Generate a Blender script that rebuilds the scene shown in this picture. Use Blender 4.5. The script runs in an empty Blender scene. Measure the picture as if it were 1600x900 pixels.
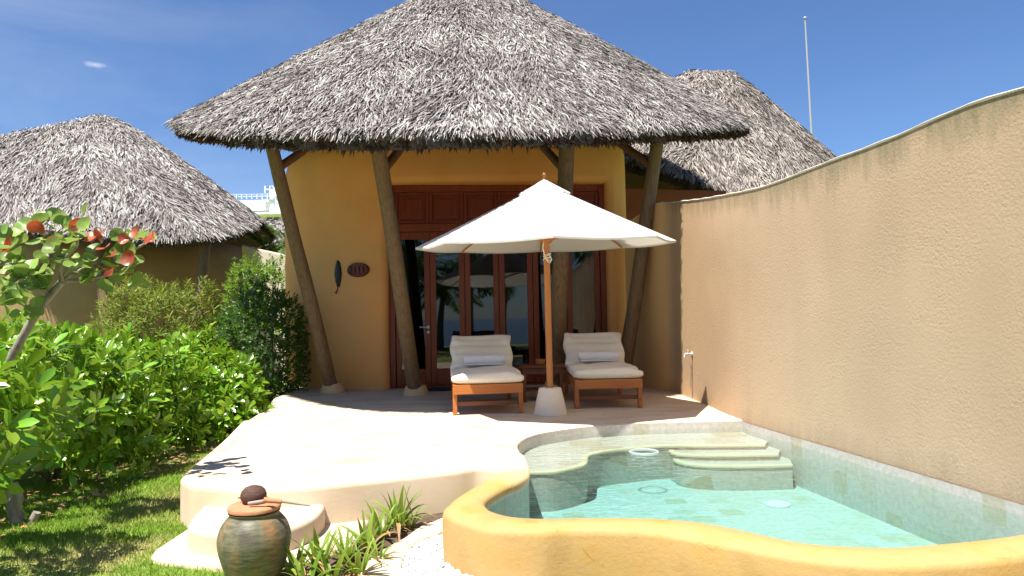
import bpy, math, random
import numpy as np
from mathutils import Vector, Matrix

random.seed(7)
RNG = np.random.default_rng(11)
S = bpy.context.scene
COL = S.collection

# ------------------------------------------------------------------ camera model (x right, y away, z up; terrace top is z = 0)
FPX, CAM_H, HORIZON, ROLL = 1100.0, 1.0, 497.0, math.radians(1.1)
PITCH = math.atan((HORIZON - 450.0) / FPX)
CAM = np.array([0.0, 0.0, CAM_H])

def ray(px, py):
    u, v = (px - 800.0) / FPX, (450.0 - py) / FPX
    c, s = math.cos(ROLL), math.sin(ROLL)
    u, v = u * c + v * s, -u * s + v * c
    cp, sp = math.cos(PITCH), math.sin(PITCH)
    return np.array([u, cp - v * sp, sp + v * cp])

def P(px, py, d):
    r = ray(px, py)
    return CAM + r * (d / r[1])

def G(px, py, z=0.0):
    r = ray(px, py)
    return CAM + r * ((z - CAM_H) / r[2])

def V(px, py, a, b):
    """where the sight line meets the upright plane through a and b"""
    r = ray(px, py)
    n = np.array([b[1] - a[1], -(b[0] - a[0]), 0.0])
    return CAM + r * (np.dot(n, np.array(a) - CAM) / np.dot(n, r))

def GL(pts, z):
    return [tuple(G(x, y, z)[:2]) for x, y in pts]

# ------------------------------------------------------------------ mesh helpers
def catmull(pts, n, closed=False):
    p = np.array(pts, float)
    k = len(p)
    dense = []
    segs = k if closed else k - 1
    for i in range(segs):
        if closed:
            a, b, c, d = p[(i - 1) % k], p[i], p[(i + 1) % k], p[(i + 2) % k]
        else:
            a, b, c, d = p[max(i - 1, 0)], p[i], p[i + 1], p[min(i + 2, k - 1)]
        for t in np.linspace(0, 1, 12, endpoint=False):
            dense.append(0.5 * (2 * b + (c - a) * t + (2 * a - 5 * b + 4 * c - d) * t * t + (3 * b - a - 3 * c + d) * t ** 3))
    dense.append(p[0] if closed else p[-1])
    dense = np.array(dense)
    L = np.concatenate([[0], np.cumsum(np.linalg.norm(np.diff(dense, axis=0), axis=1))])
    q = np.linspace(0, L[-1], n + 1)[:-1] if closed else np.linspace(0, L[-1], n)
    return np.stack([np.interp(q, L, dense[:, j]) for j in range(p.shape[1])], 1)

def area2(p):
    p = np.array(p)
    x, y = p[:, 0], p[:, 1]
    return 0.5 * np.sum(x * np.roll(y, -1) - np.roll(x, -1) * y)

def inset2(p, r):
    """moves a counter-clockwise outline inwards by r"""
    p = np.array(p, float)
    t = np.roll(p, -1, 0) - np.roll(p, 1, 0)
    t /= np.linalg.norm(t, axis=1, keepdims=True) + 1e-9
    return p + np.stack([-t[:, 1], t[:, 0]], 1) * r

class MB:
    def __init__(s):
        s.v, s.f, s.uv = [], [], {}
    def add(s, v, f):
        o = len(s.v)
        s.v += [tuple(map(float, q)) for q in v]
        s.f += [tuple(i + o for i in q) for q in f]
        return s
    def box(s, x0, x1, y0, y1, z0, z1, frame=None):
        v = [(x, y, z) for x in (x0, x1) for y in (y0, y1) for z in (z0, z1)]
        if frame: v = [frame(*q) for q in v]
        return s.add(v, [(0, 1, 3, 2), (4, 6, 7, 5), (0, 4, 5, 1), (2, 3, 7, 6), (0, 2, 6, 4), (1, 5, 7, 3)])
    def loft(s, rings, caps=True, closed=True):
        n = len(rings[0]); o = len(s.v)
        for r in rings: s.v += [tuple(map(float, q)) for q in r]
        for i in range(len(rings) - 1):
            for j in range(n if closed else n - 1):
                a, b = o + i * n + j, o + i * n + (j + 1) % n
                s.f.append((a, b, b + n, a + n))
        if caps:
            s.f.append(tuple(o + j for j in reversed(range(n))))
            s.f.append(tuple(o + (len(rings) - 1) * n + j for j in range(n)))
        return s
    def tube(s, path, rad, n=10, caps=True, wob=0.0):
        path = np.array(path, float)
        if np.isscalar(rad): rad = [rad] * len(path)
        rings = []
        t0 = path[1] - path[0]
        up = np.array([0, 0, 1.0]) if abs(t0[2]) < 0.8 * np.linalg.norm(t0) else np.array([1.0, 0, 0])
        x = np.cross(up, t0); x /= np.linalg.norm(x)
        for i in range(len(path)):
            t = path[min(i + 1, len(path) - 1)] - path[max(i - 1, 0)]
            t /= np.linalg.norm(t)
            x = x - t * np.dot(x, t); x /= np.linalg.norm(x)
            y = np.cross(t, x)
            rings.append([path[i] + (x * math.cos(a) + y * math.sin(a)) * rad[i] * (1 + wob * math.sin(3 * a + i * .9) ) for a in np.linspace(0, 2 * math.pi, n, endpoint=False)])
        return s.loft(rings, caps)
    def lathe(s, prof, n=32, c=(0, 0, 0), caps=True):
        rings = [[(c[0] + r * math.cos(a), c[1] + r * math.sin(a), c[2] + z) for a in np.linspace(0, 2 * math.pi, n, endpoint=False)] for r, z in prof]
        return s.loft(rings, caps)
    def slab(s, outline, z0, z1, r=0.0, k=4, bottom=False):
        """flat-topped slab with a rounded top edge over a closed outline"""
        p = np.array(outline, float)
        if area2(p) < 0: p = p[::-1]
        rings = [np.c_[p, np.full(len(p), z0)]]
        if r > 0:
            for i in range(k + 1):
                a = i / k * math.pi / 2
                rings.append(np.c_[inset2(p, r * (1 - math.cos(a))), np.full(len(p), z1 - r + r * math.sin(a))])
        else:
            rings.append(np.c_[p, np.full(len(p), z1)])
        o = len(s.v); n = len(p)
        s.loft(rings, caps=False)
        s.f.append(tuple(o + (len(rings) - 1) * n + j for j in range(n)))
        return s

def world_loc(o):
    l = Vector((0, 0, 0))
    while o: l = l + o.location; o = o.parent
    return l

def mesh_obj(name, v, f, mat, parent=None, smooth=None, uv=None, attrs=None, local=False):
    me = bpy.data.meshes.new(name)
    if isinstance(f, np.ndarray):
        v = np.asarray(v, np.float32); nf, k = f.shape
        me.vertices.add(len(v)); me.vertices.foreach_set('co', v.ravel())
        me.loops.add(nf * k); me.loops.foreach_set('vertex_index', f.astype(np.int32).ravel())
        me.polygons.add(nf)
        me.polygons.foreach_set('loop_start', np.arange(0, nf * k, k, dtype=np.int32))
        me.polygons.foreach_set('loop_total', np.full(nf, k, dtype=np.int32))
        me.update(calc_edges=True); me.validate()
    else:
        me.from_pydata(v, [], f); me.update()
    if mat: me.materials.append(mat)
    if smooth is not None:
        me.polygons.foreach_set('use_smooth', [True] * len(me.polygons))
        if smooth < 179: me.set_sharp_from_angle(angle=math.radians(smooth))
    if uv is not None:
        l = me.uv_layers.new(name='UVMap')
        li = np.zeros(len(me.loops), np.int32); me.loops.foreach_get('vertex_index', li)
        l.data.foreach_set('uv', np.asarray(uv, np.float32)[li].ravel())
    for k, a in (attrs or {}).items():
        at = me.attributes.new(k, 'FLOAT', 'POINT'); at.data.foreach_set('value', np.asarray(a, np.float32))
    o = bpy.data.objects.new(name, me); COL.objects.link(o)
    if parent is not None:
        o.parent = parent
        if not local: o.location = -world_loc(parent)
    return o

def obj(name, mb, mat, parent=None, smooth=None, bevel=0.0, **k):
    o = mesh_obj(name, mb.v, mb.f, mat, parent, smooth, **k)
    if bevel:
        m = o.modifiers.new('bevel', 'BEVEL'); m.width = bevel; m.segments = 2; m.limit_method = 'ANGLE'
    return o

def tag(o, label=None, cat=None, group=None, kind=None):
    if label: o['label'] = label
    if cat: o['category'] = cat
    if group: o['group'] = group
    if kind: o['kind'] = kind
    return o

def text_mesh(name, fc, mat):
    t = bpy.data.objects.new(name + '_curve', fc); COL.objects.link(t)
    me = bpy.data.meshes.new_from_object(t.evaluated_get(bpy.context.evaluated_depsgraph_get()))
    me.name = name; me.materials.clear(); me.materials.append(mat)
    bpy.data.objects.remove(t)
    o = bpy.data.objects.new(name, me); COL.objects.link(o)
    return o

def thing(name, label, cat, loc=(0, 0, 0), group=None):
    o = bpy.data.objects.new(name, None); COL.objects.link(o); o.location = tuple(map(float, loc)); o.empty_display_size = .1
    return tag(o, label, cat, group)

def copy_tree(o, parent=None):
    c = o.copy(); COL.objects.link(c)
    if parent: c.parent = parent
    for ch in list(o.children): copy_tree(ch, c)
    return c

# ------------------------------------------------------------------ materials
def nodes(name):
    m = bpy.data.materials.new(name); m.use_nodes = True
    nt = m.node_tree; nt.nodes.clear()
    return m, nt, lambda t, **k: _node(nt, t, **k)

def _node(nt, t, **k):
    n = nt.nodes.new(t)
    for a, b in k.items():
        if a == 'inp':
            for i, val in b.items():
                if isinstance(val, bpy.types.NodeSocket): nt.links.new(val, n.inputs[i])
                else: n.inputs[i].default_value = val
        else: setattr(n, a, b)
    return n

def rgba(c): return (c[0], c[1], c[2], 1.0)

def surf(name, c1, c2=None, rough=.8, scale=3.0, detail=6, bump=.0, bscale=60, stretch=(1, 1, 1), spec=.3, c3=None, scale3=.7, coord='Object', bdist=.01, contrast=(.3, .7), island=0.0, trans=0.0, tcol=None):
    """diffuse surface: two tones mixed by noise, a third by a broader noise, fine bump, optional per-leaf variation and translucency"""
    m, nt, N = nodes(name)
    tc = N('ShaderNodeTexCoord')
    mp = N('ShaderNodeMapping', inp={0: tc.outputs[coord], 3: stretch})
    col = None
    c2 = c2 or c1
    nz = N('ShaderNodeTexNoise', inp={'Vector': mp.outputs[0], 'Scale': scale, 'Detail': detail, 'Roughness': .6})
    rp = N('ShaderNodeValToRGB', inp={0: nz.outputs[0]})
    rp.color_ramp.elements[0].position, rp.color_ramp.elements[1].position = contrast
    rp.color_ramp.elements[0].color, rp.color_ramp.elements[1].color = rgba(c1), rgba(c2)
    col = rp.outputs[0]
    if c3:
        n3 = N('ShaderNodeTexNoise', inp={'Vector': mp.outputs[0], 'Scale': scale3, 'Detail': 4.0})
        r3 = N('ShaderNodeMapRange', inp={0: n3.outputs[0], 1: .45, 2: .68})
        mx = N('ShaderNodeMix', data_type='RGBA', inp={0: r3.outputs[0], 6: col, 7: rgba(c3)})
        col = mx.outputs[2]
    if island:
        ge = N('ShaderNodeNewGeometry')
        mr = N('ShaderNodeMapRange', inp={0: ge.outputs['Random Per Island'], 3: 1 - island, 4: 1 + island})
        hs = N('ShaderNodeHueSaturation', inp={'Value': mr.outputs[0], 'Color': col})
        m2 = N('ShaderNodeMath', operation='MULTIPLY', inp={0: ge.outputs['Random Per Island'], 1: 37.31})
        fr = N('ShaderNodeMath', operation='FRACT', inp={0: m2.outputs[0]})
        hr = N('ShaderNodeMapRange', inp={0: fr.outputs[0], 3: .5 - .035 * min(1, island * 2), 4: .5 + .03 * min(1, island * 2)})
        nt.links.new(hr.outputs[0], hs.inputs['Hue'])
        col = hs.outputs[0]
    b = N('ShaderNodeBsdfPrincipled', inp={'Base Color': col, 'Roughness': rough, 'Specular IOR Level': spec})
    if bump:
        n2 = N('ShaderNodeTexNoise', inp={'Vector': mp.outputs[0], 'Scale': bscale, 'Detail': 5.0, 'Roughness': .65})
        bp = N('ShaderNodeBump', inp={'Strength': bump, 'Distance': bdist, 'Height': n2.outputs[0]})
        nt.links.new(bp.outputs[0], b.inputs['Normal'])
    out = N('ShaderNodeOutputMaterial')
    if trans:
        tb = N('ShaderNodeBsdfTranslucent')
        if tcol: tb.inputs[0].default_value = rgba(tcol)
        else: nt.links.new(col, tb.inputs[0])
        ms = N('ShaderNodeMixShader', inp={0: trans, 1: b.outputs[0], 2: tb.outputs[0]})
        nt.links.new(ms.outputs[0], out.inputs[0])
    else: nt.links.new(b.outputs[0], out.inputs[0])
    return m

def thatch_mat(name, dark, mid, light):
    m, nt, N = nodes(name)
    ge = N('ShaderNodeNewGeometry')
    rp = N('ShaderNodeValToRGB', inp={0: ge.outputs['Random Per Island']})
    cr = rp.color_ramp
    cr.elements[0].color, cr.elements[1].color = rgba(dark), rgba(light)
    e = cr.elements.new(.35); e.color = rgba(mid)
    e = cr.elements.new(.8); e.color = rgba([a * .72 + b * .28 for a, b in zip(light, mid)])
    tc = N('ShaderNodeTexCoord')
    nz = N('ShaderNodeTexNoise', inp={'Vector': tc.outputs['Object'], 'Scale': .9, 'Detail': 3.0})
    mr = N('ShaderNodeMapRange', inp={0: nz.outputs[0], 1: .3, 2: .7, 3: .66, 4: 1.16})
    n2 = N('ShaderNodeTexNoise', inp={'Vector': tc.outputs['Object'], 'Scale': 45.0, 'Detail': 2.0})
    m2 = N('ShaderNodeMapRange', inp={0: n2.outputs[0], 3: .7, 4: 1.3})
    mm = N('ShaderNodeMath', operation='MULTIPLY', inp={0: mr.outputs[0], 1: m2.outputs[0]})
    hs = N('ShaderNodeHueSaturation', inp={'Color': rp.outputs[0], 'Value': mm.outputs[0]})
    b = N('ShaderNodeBsdfPrincipled', inp={'Base Color': hs.outputs[0], 'Roughness': .75, 'Specular IOR Level': .25})
    out = N('ShaderNodeOutputMaterial', inp={0: b.outputs[0]})
    return m

def wood(name, c1, c2, rough=.5, scale=4.0, axis=2, spec=.4, bump=.15):
    st = [9, 9, 9]; st[axis] = .55
    return surf(name, c1, c2, rough=rough, scale=scale, stretch=tuple(st), bump=bump, bscale=8, spec=spec, detail=5, contrast=(.25, .75))

M = {}
M['ochre'] = surf('ochre_plaster', (.80, .345, .10), (.86, .41, .13), rough=.85, scale=1.6, bump=.25, bscale=70, c3=(.70, .37, .13), scale3=.6, bdist=.006)
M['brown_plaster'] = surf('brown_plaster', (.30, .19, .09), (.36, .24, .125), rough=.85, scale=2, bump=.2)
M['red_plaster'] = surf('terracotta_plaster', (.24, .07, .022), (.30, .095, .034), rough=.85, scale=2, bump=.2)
def rim_mat():
    m = surf('yellow_plaster', (.43, .268, .10), (.51, .335, .145), rough=.7, scale=5, bump=.3, bscale=45, c3=(.46, .27, .075), scale3=5, contrast=(.35, .65))
    nt = m.node_tree; b = [n for n in nt.nodes if n.type == 'BSDF_PRINCIPLED'][0]
    src = b.inputs['Base Color'].links[0].from_socket
    at = _node(nt, 'ShaderNodeAttribute', attribute_name='along')
    nz = _node(nt, 'ShaderNodeTexNoise', inp={'Scale': 6.0, 'Detail': 4.0})
    ad = _node(nt, 'ShaderNodeMath', operation='MULTIPLY_ADD', inp={0: nz.outputs[0], 1: .5, 2: at.outputs['Fac']})
    mr = _node(nt, 'ShaderNodeMapRange', inp={0: ad.outputs[0], 1: .45, 2: 1.15})
    mx = _node(nt, 'ShaderNodeMix', data_type='RGBA', inp={0: mr.outputs[0], 6: (.74, .62, .45, 1), 7: src})  # cream at the rim's start paints in the sun glare beside the terrace
    tc = _node(nt, 'ShaderNodeTexCoord')
    wz = _node(nt, 'ShaderNodeTexNoise', inp={'Vector': tc.outputs['Object'], 'Scale': 5.0, 'Detail': 5.0})
    wm = _node(nt, 'ShaderNodeVectorMath', operation='MULTIPLY_ADD', inp={0: wz.outputs[1], 1: (.35, .35, .35), 2: tc.outputs['Object']})
    vo = _node(nt, 'ShaderNodeTexVoronoi', feature='DISTANCE_TO_EDGE', inp={'Vector': wm.outputs[0], 'Scale': 1.3})
    cr = _node(nt, 'ShaderNodeMapRange', inp={0: vo.outputs[0], 1: .0, 2: .012, 3: .45, 4: 0.0})
    gate = _node(nt, 'ShaderNodeMapRange', inp={0: wz.outputs[0], 1: .5, 2: .62})
    cg = _node(nt, 'ShaderNodeMath', operation='MULTIPLY', inp={0: cr.outputs[0], 1: gate.outputs[0]})
    m2 = _node(nt, 'ShaderNodeMix', data_type='RGBA', inp={0: cg.outputs[0], 6: mx.outputs[2], 7: (.20, .12, .05, 1)})
    nt.links.new(m2.outputs[2], b.inputs['Base Color'])
    return m
M['rim'] = rim_mat()
M['cream'] = surf('cream_plaster', (.56, .45, .325), (.64, .53, .40), rough=.75, scale=2.2, bump=.15, bscale=40, c3=(.50, .385, .255), scale3=1.3)
M['coping'] = surf('pale_coping', (.50, .43, .33), (.58, .51, .41), rough=.8, scale=5, bump=.2)
M['thatch'] = thatch_mat('palm_thatch', (.050, .043, .041), (.195, .172, .158), (.49, .455, .425))
M['thatch_new'] = thatch_mat('palm_thatch_brown', (.055, .045, .041), (.205, .173, .150), (.46, .41, .365))
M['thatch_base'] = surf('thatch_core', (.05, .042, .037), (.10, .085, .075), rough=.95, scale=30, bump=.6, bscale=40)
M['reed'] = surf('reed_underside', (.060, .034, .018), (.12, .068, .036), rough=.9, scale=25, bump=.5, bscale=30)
M['pole'] = wood('weathered_pole', (.105, .060, .028), (.23, .15, .075), rough=.7, scale=5)
M['brace'] = wood('dark_brace', (.11, .05, .025), (.19, .09, .045), rough=.6, scale=5)
M['mahogany'] = wood('mahogany', (.165, .027, .007), (.26, .054, .014), rough=.38, scale=3.5)
M['mahogany_panel'] = wood('mahogany_panel', (.15, .022, .006), (.23, .040, .010), rough=.4, scale=3.5)
M['teak'] = wood('teak', (.34, .095, .018), (.48, .17, .038), rough=.45, scale=3.0, axis=0)
M['teak_pole'] = wood('teak_pole', (.37, .13, .034), (.47, .19, .058), rough=.4, scale=3.0, axis=2)
M['dark_teak'] = wood('dark_teak', (.10, .032, .012), (.18, .06, .022), rough=.5, scale=3.0, axis=0)
M['fabric'] = surf('cream_canvas', (.80, .73, .62), (.84, .77, .66), rough=.9, scale=6, bump=.35, bscale=28, spec=.1, bdist=.012)
M['canopy'] = surf('white_canvas', (.84, .82, .78), (.86, .84, .80), rough=.9, scale=4, spec=.1, trans=.42, bump=.1, bscale=12)
M['towel'] = surf('white_towel', (.80, .80, .84), (.84, .84, .88), rough=.95, scale=20, bump=.5, bscale=220, spec=.05)
M['concrete'] = surf('pale_concrete', (.70, .60, .50), (.76, .66, .56), rough=.8, scale=7, bump=.2, bscale=60)
M['plinth'] = surf('plinth_plaster', (.60, .41, .20), (.68, .48, .26), rough=.8, scale=7, bump=.2)
M['metal'] = surf('brushed_metal', (.55, .55, .54), rough=.3, spec=.8)
M['grey_metal'] = surf('grey_paint', (.36, .37, .40), rough=.5)
M['white_metal'] = surf('white_metal', (.68, .68, .70), rough=.4)
M['dark_mat'] = surf('dark_mat', (.025, .028, .045), (.04, .042, .06), rough=.95, scale=80, bump=.4, bscale=200)
M['soil'] = surf('soil', (.07, .045, .03), (.16, .11, .075), rough=.95, scale=14, bump=.8, bscale=50, bdist=.03)
M['pebble'] = surf('white_pebbles', (.78, .77, .75), (.85, .84, .82), rough=.6, scale=3, island=.10)
M['pebble_bed'] = surf('pebble_bed', (.66, .65, .63), (.8, .79, .77), rough=.8, scale=40, bump=.6, bscale=50, bdist=.02)
M['bark'] = surf('grey_bark', (.17, .14, .115), (.36, .32, .27), rough=.85, scale=14, stretch=(2, 2, .7), bump=.5, bscale=25)
M['stem'] = surf('brown_stem', (.10, .075, .045), (.20, .16, .10), rough=.85, scale=12)
M['leaf'] = surf('glossy_leaf', (.115, .24, .014), (.20, .36, .026), rough=.27, scale=5, spec=.55, island=.4, trans=.24, tcol=(.28, .46, .03))
M['leaf_dark'] = surf('dark_leaf', (.030, .085, .012), (.055, .13, .018), rough=.4, scale=5, spec=.4, island=.35, trans=.25, tcol=(.12, .25, .02))
M['leaf_fine'] = surf('olive_leaf', (.12, .17, .02), (.20, .25, .035), rough=.5, scale=3, spec=.3, island=.4, trans=.3, tcol=(.28, .33, .04))
M['leaf_bright'] = surf('bright_leaf', (.10, .20, .016), (.16, .28, .028), rough=.45, scale=3, spec=.35, island=.4, trans=.3, tcol=(.24, .36, .03))
M['lily'] = surf('strap_leaf', (.13, .23, .022), (.21, .31, .04), rough=.38, scale=6, spec=.45, island=.3, trans=.28, tcol=(.32, .42, .05))
M['lily_old'] = surf('dry_strap_leaf', (.20, .12, .05), (.32, .20, .09), rough=.7, scale=6, island=.3)
M['grape'] = surf('round_leaf', (.17, .27, .055), (.25, .36, .09), rough=.42, scale=9, spec=.4, island=.3, trans=.3, tcol=(.32, .45, .09))
M['grape_red'] = surf('young_red_leaf', (.36, .05, .028), (.50, .13, .06), c3=(.30, .16, .05), scale3=14, rough=.3, scale=8, spec=.55, island=.25, trans=.25, tcol=(.6, .10, .04))
M['palm'] = surf('palm_leaf', (.06, .12, .02), (.12, .19, .04), rough=.45, scale=4, island=.3, trans=.2, tcol=(.15, .25, .03))
M['lawn'] = surf('lawn_ground', (.10, .18, .02), (.18, .26, .04), rough=.95, scale=9, c3=(.38, .32, .15), scale3=1.7, bump=.6, bscale=90, bdist=.02)
M['blade'] = surf('grass_blade', (.17, .30, .022), (.27, .41, .045), rough=.6, scale=3, c3=(.48, .42, .17), scale3=1.7, island=.3, trans=.3, tcol=(.25, .40, .04))
M['sea'] = surf('sea_water', (.012, .035, .11), (.02, .05, .15), rough=.12, scale=2, bump=.5, bscale=3, spec=.5, bdist=.2)
M['sand'] = surf('beach_sand', (.62, .52, .38), (.7, .6, .45), rough=.9, scale=3, bump=.3)
M['terracotta'] = surf('terracotta_lid', (.42, .17, .085), (.52, .24, .13), rough=.8, scale=12, bump=.25, bscale=70)
M['coconut'] = surf('coconut_shell', (.065, .032, .024), (.12, .062, .045), rough=.65, scale=25, stretch=(1, 1, 4), bump=.5, bscale=70)
M['stick'] = surf('grey_stick', (.24, .18, .15), (.34, .27, .23), rough=.7, scale=15)
M['hotel'] = surf('white_render', (.70, .72, .66), (.76, .78, .72), rough=.8, scale=.3)
M['hotel_grey'] = surf('grey_render', (.50, .55, .50), (.56, .60, .55), rough=.8, scale=.3)
M['hotel_glass'] = surf('far_window', (.05, .09, .12), (.09, .14, .17), rough=.15, spec=.6)
M['rope'] = surf('white_rope', (.70, .66, .58), (.78, .74, .66), rough=.9, scale=60)
M['black_metal'] = surf('black_metal', (.012, .016, .014), (.02, .025, .022), rough=.45)
M['sign_wood'] = surf('carved_sign', (.115, .022, .012), (.16, .035, .018), rough=.5, scale=10)
M['sign_ink'] = surf('sign_figures', (.02, .008, .008), rough=.7)
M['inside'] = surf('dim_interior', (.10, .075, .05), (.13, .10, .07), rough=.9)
M['curtain'] = surf('beige_curtain', (.45, .36, .25), (.5, .40, .28), rough=.9, scale=5)

def wall_mat():
    """rough roller-textured render with green-grey weathering that starts under the coping"""
    m, nt, N = nodes('rough_render')
    tc = N('ShaderNodeTexCoord')
    n1 = N('ShaderNodeTexNoise', inp={'Vector': tc.outputs['Object'], 'Scale': 1.1, 'Detail': 6.0})
    r1 = N('ShaderNodeValToRGB', inp={0: n1.outputs[0]})
    r1.color_ramp.elements[0].position, r1.color_ramp.elements[1].position = .3, .7
    r1.color_ramp.elements[0].color, r1.color_ramp.elements[1].color = (.435, .312, .205, 1), (.485, .355, .235, 1)
    at = N('ShaderNodeAttribute', attribute_name='below_top')
    mp = N('ShaderNodeMapping', inp={0: tc.outputs['Object'], 3: (5, 5, 1.1)})
    n2 = N('ShaderNodeTexNoise', inp={'Vector': mp.outputs[0], 'Scale': 1.6, 'Detail': 7.0, 'Roughness': .7})
    fall = N('ShaderNodeMapRange', inp={0: at.outputs['Fac'], 1: 0.0, 2: .42, 3: .30, 4: -.25})
    ad = N('ShaderNodeMath', operation='ADD', inp={0: n2.outputs[0], 1: fall.outputs[0]})
    st = N('ShaderNodeMapRange', inp={0: ad.outputs[0], 1: .52, 2: .92, 3: 0.0, 4: .9})
    mx = N('ShaderNodeMix', data_type='RGBA', inp={0: st.outputs[0], 6: r1.outputs[0], 7: (.17, .155, .085, 1)})
    sz = N('ShaderNodeSeparateXYZ', inp={0: tc.outputs['Object']})
    dz = N('ShaderNodeMapRange', inp={0: sz.outputs[2], 1: .0, 2: .30, 3: .32, 4: -.3})
    da = N('ShaderNodeMath', operation='ADD', inp={0: n2.outputs[0], 1: dz.outputs[0]})
    dm_ = N('ShaderNodeMapRange', inp={0: da.outputs[0], 1: .5, 2: .9, 3: 0.0, 4: .55})
    mp6 = N('ShaderNodeMapping', inp={0: tc.outputs['Object'], 3: (2.6, 2.6, .3)})
    n6 = N('ShaderNodeTexNoise', inp={'Vector': mp6.outputs[0], 'Scale': 1.0, 'Detail': 4.0})
    m6 = N('ShaderNodeMapRange', inp={0: n6.outputs[0], 1: .48, 2: .80, 3: 0.0, 4: .22})
    ma = N('ShaderNodeMath', operation='MAXIMUM', inp={0: dm_.outputs[0], 1: m6.outputs[0]})
    mx = N('ShaderNodeMix', data_type='RGBA', inp={0: ma.outputs[0], 6: mx.outputs[2], 7: (.31, .225, .15, 1)})
    ae = N('ShaderNodeAttribute', attribute_name='bounce_tint')
    m5 = N('ShaderNodeMix', data_type='RGBA', inp={0: ae.outputs['Fac'], 6: mx.outputs[2], 7: (.74, .44, .18, 1)})  # warm bounce light near the hut, mixed into the wall colour as lighter orange
    n3 = N('ShaderNodeTexNoise', inp={'Vector': tc.outputs['Object'], 'Scale': 55.0, 'Detail': 3.0, 'Roughness': .55})
    n4 = N('ShaderNodeTexNoise', inp={'Vector': tc.outputs['Object'], 'Scale': 3.0, 'Detail': 2.0})
    sm = N('ShaderNodeMapRange', inp={0: n4.outputs[0], 1: .3, 2: .7, 3: .2, 4: .5})
    bp = N('ShaderNodeBump', inp={'Strength': sm.outputs[0], 'Distance': .009, 'Height': n3.outputs[0]})
    b = N('ShaderNodeBsdfPrincipled', inp={'Base Color': m5.outputs[2], 'Roughness': .9, 'Specular IOR Level': .15, 'Normal': bp.outputs[0]})
    N('ShaderNodeOutputMaterial', inp={0: b.outputs[0]})
    return m
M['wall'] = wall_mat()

def paver_mat():
    m, nt, N = nodes('sandstone_pavers')
    tc = N('ShaderNodeTexCoord')
    mp = N('ShaderNodeMapping', inp={0: tc.outputs['Object'], 2: (0, 0, math.radians(4))})
    nz = N('ShaderNodeTexNoise', inp={'Vector': tc.outputs['Object'], 'Scale': 2.0, 'Detail': 4.0})
    br = N('ShaderNodeTexBrick', offset=.37, inp={'Vector': mp.outputs[0], 'Color1': (.60, .50, .395, 1), 'Color2': (.53, .405, .275, 1), 'Mortar': (.46, .365, .26, 1), 'Scale': 1.0, 'Mortar Size': .0025, 'Mortar Smooth': .3, 'Bias': -.45, 'Brick Width': .62, 'Row Height': .30})
    mp2 = N('ShaderNodeMapping', inp={0: tc.outputs['Object'], 3: (1.3, 3.2, 1)})
    n2 = N('ShaderNodeTexNoise', inp={'Vector': mp2.outputs[0], 'Scale': 1.5, 'Detail': 5.0})
    r2 = N('ShaderNodeMapRange', inp={0: n2.outputs[0], 1: .46, 2: .70, 3: 0, 4: .8})
    mx = N('ShaderNodeMix', data_type='RGBA', inp={0: r2.outputs[0], 6: br.outputs[0], 7: (.47, .345, .205, 1)})
    n3 = N('ShaderNodeTexNoise', inp={'Vector': tc.outputs['Object'], 'Scale': 40.0, 'Detail': 4.0})
    bp = N('ShaderNodeBump', inp={'Strength': .15, 'Distance': .005, 'Height': n3.outputs[0]})
    b = N('ShaderNodeBsdfPrincipled', inp={'Base Color': mx.outputs[2], 'Roughness': .8, 'Specular IOR Level': .2, 'Normal': bp.outputs[0]})
    N('ShaderNodeOutputMaterial', inp={0: b.outputs[0]})
    return m
M['paver'] = paver_mat()

def tile_mat(name, size=.16, c1=(.46, .425, .395), c2=(.43, .40, .34), odd=(.39, .345, .255)):
    m, nt, N = nodes(name)
    tc = N('ShaderNodeTexCoord')
    br = N('ShaderNodeTexBrick', offset=0.5, inp={'Vector': tc.outputs['UV'], 'Color1': (0, 0, 0, 1), 'Color2': (1, 1, 1, 1), 'Mortar': (.5, .5, .5, 1), 'Scale': 1.0, 'Mortar Size': .0035, 'Mortar Smooth': .15, 'Brick Width': size, 'Row Height': size})
    rp = N('ShaderNodeValToRGB', inp={0: br.outputs[0]})
    cr = rp.color_ramp
    cr.elements[0].color, cr.elements[1].color = rgba(c1), rgba(odd)
    cr.elements[1].position = 1.0
    e = cr.elements.new(.55); e.color = rgba([a * .6 + b * .4 for a, b in zip(c1, c2)])
    e = cr.elements.new(.86); e.color = rgba(c2)
    nz = N('ShaderNodeTexNoise', inp={'Vector': tc.outputs['UV'], 'Scale': 26.0, 'Detail': 7.0, 'Roughness': .75})
    mr = N('ShaderNodeMapRange', inp={0: nz.outputs[0], 1: .3, 2: .7, 3: .76, 4: 1.2})
    hs = N('ShaderNodeHueSaturation', inp={'Color': rp.outputs[0], 'Value': mr.outputs[0]})
    b = N('ShaderNodeBsdfPrincipled', inp={'Base Color': hs.outputs[0], 'Roughness': .45, 'Specular IOR Level': .3})
    N('ShaderNodeOutputMaterial', inp={0: b.outputs[0]})
    return m
M['tile'] = tile_mat('pool_tile')
M['tile_cream'] = tile_mat('cream_pool_tile', size=.14, c1=(.74, .70, .60), c2=(.68, .60, .44), odd=(.62, .48, .28))
M['shelf'] = tile_mat('shelf_tile', size=.30, c1=(.46, .385, .335), c2=(.42, .345, .28), odd=(.38, .29, .20))
M['nosing'] = surf('yellow_nosing', (.46, .39, .25), (.52, .45, .30), rough=.6, scale=8)

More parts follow.
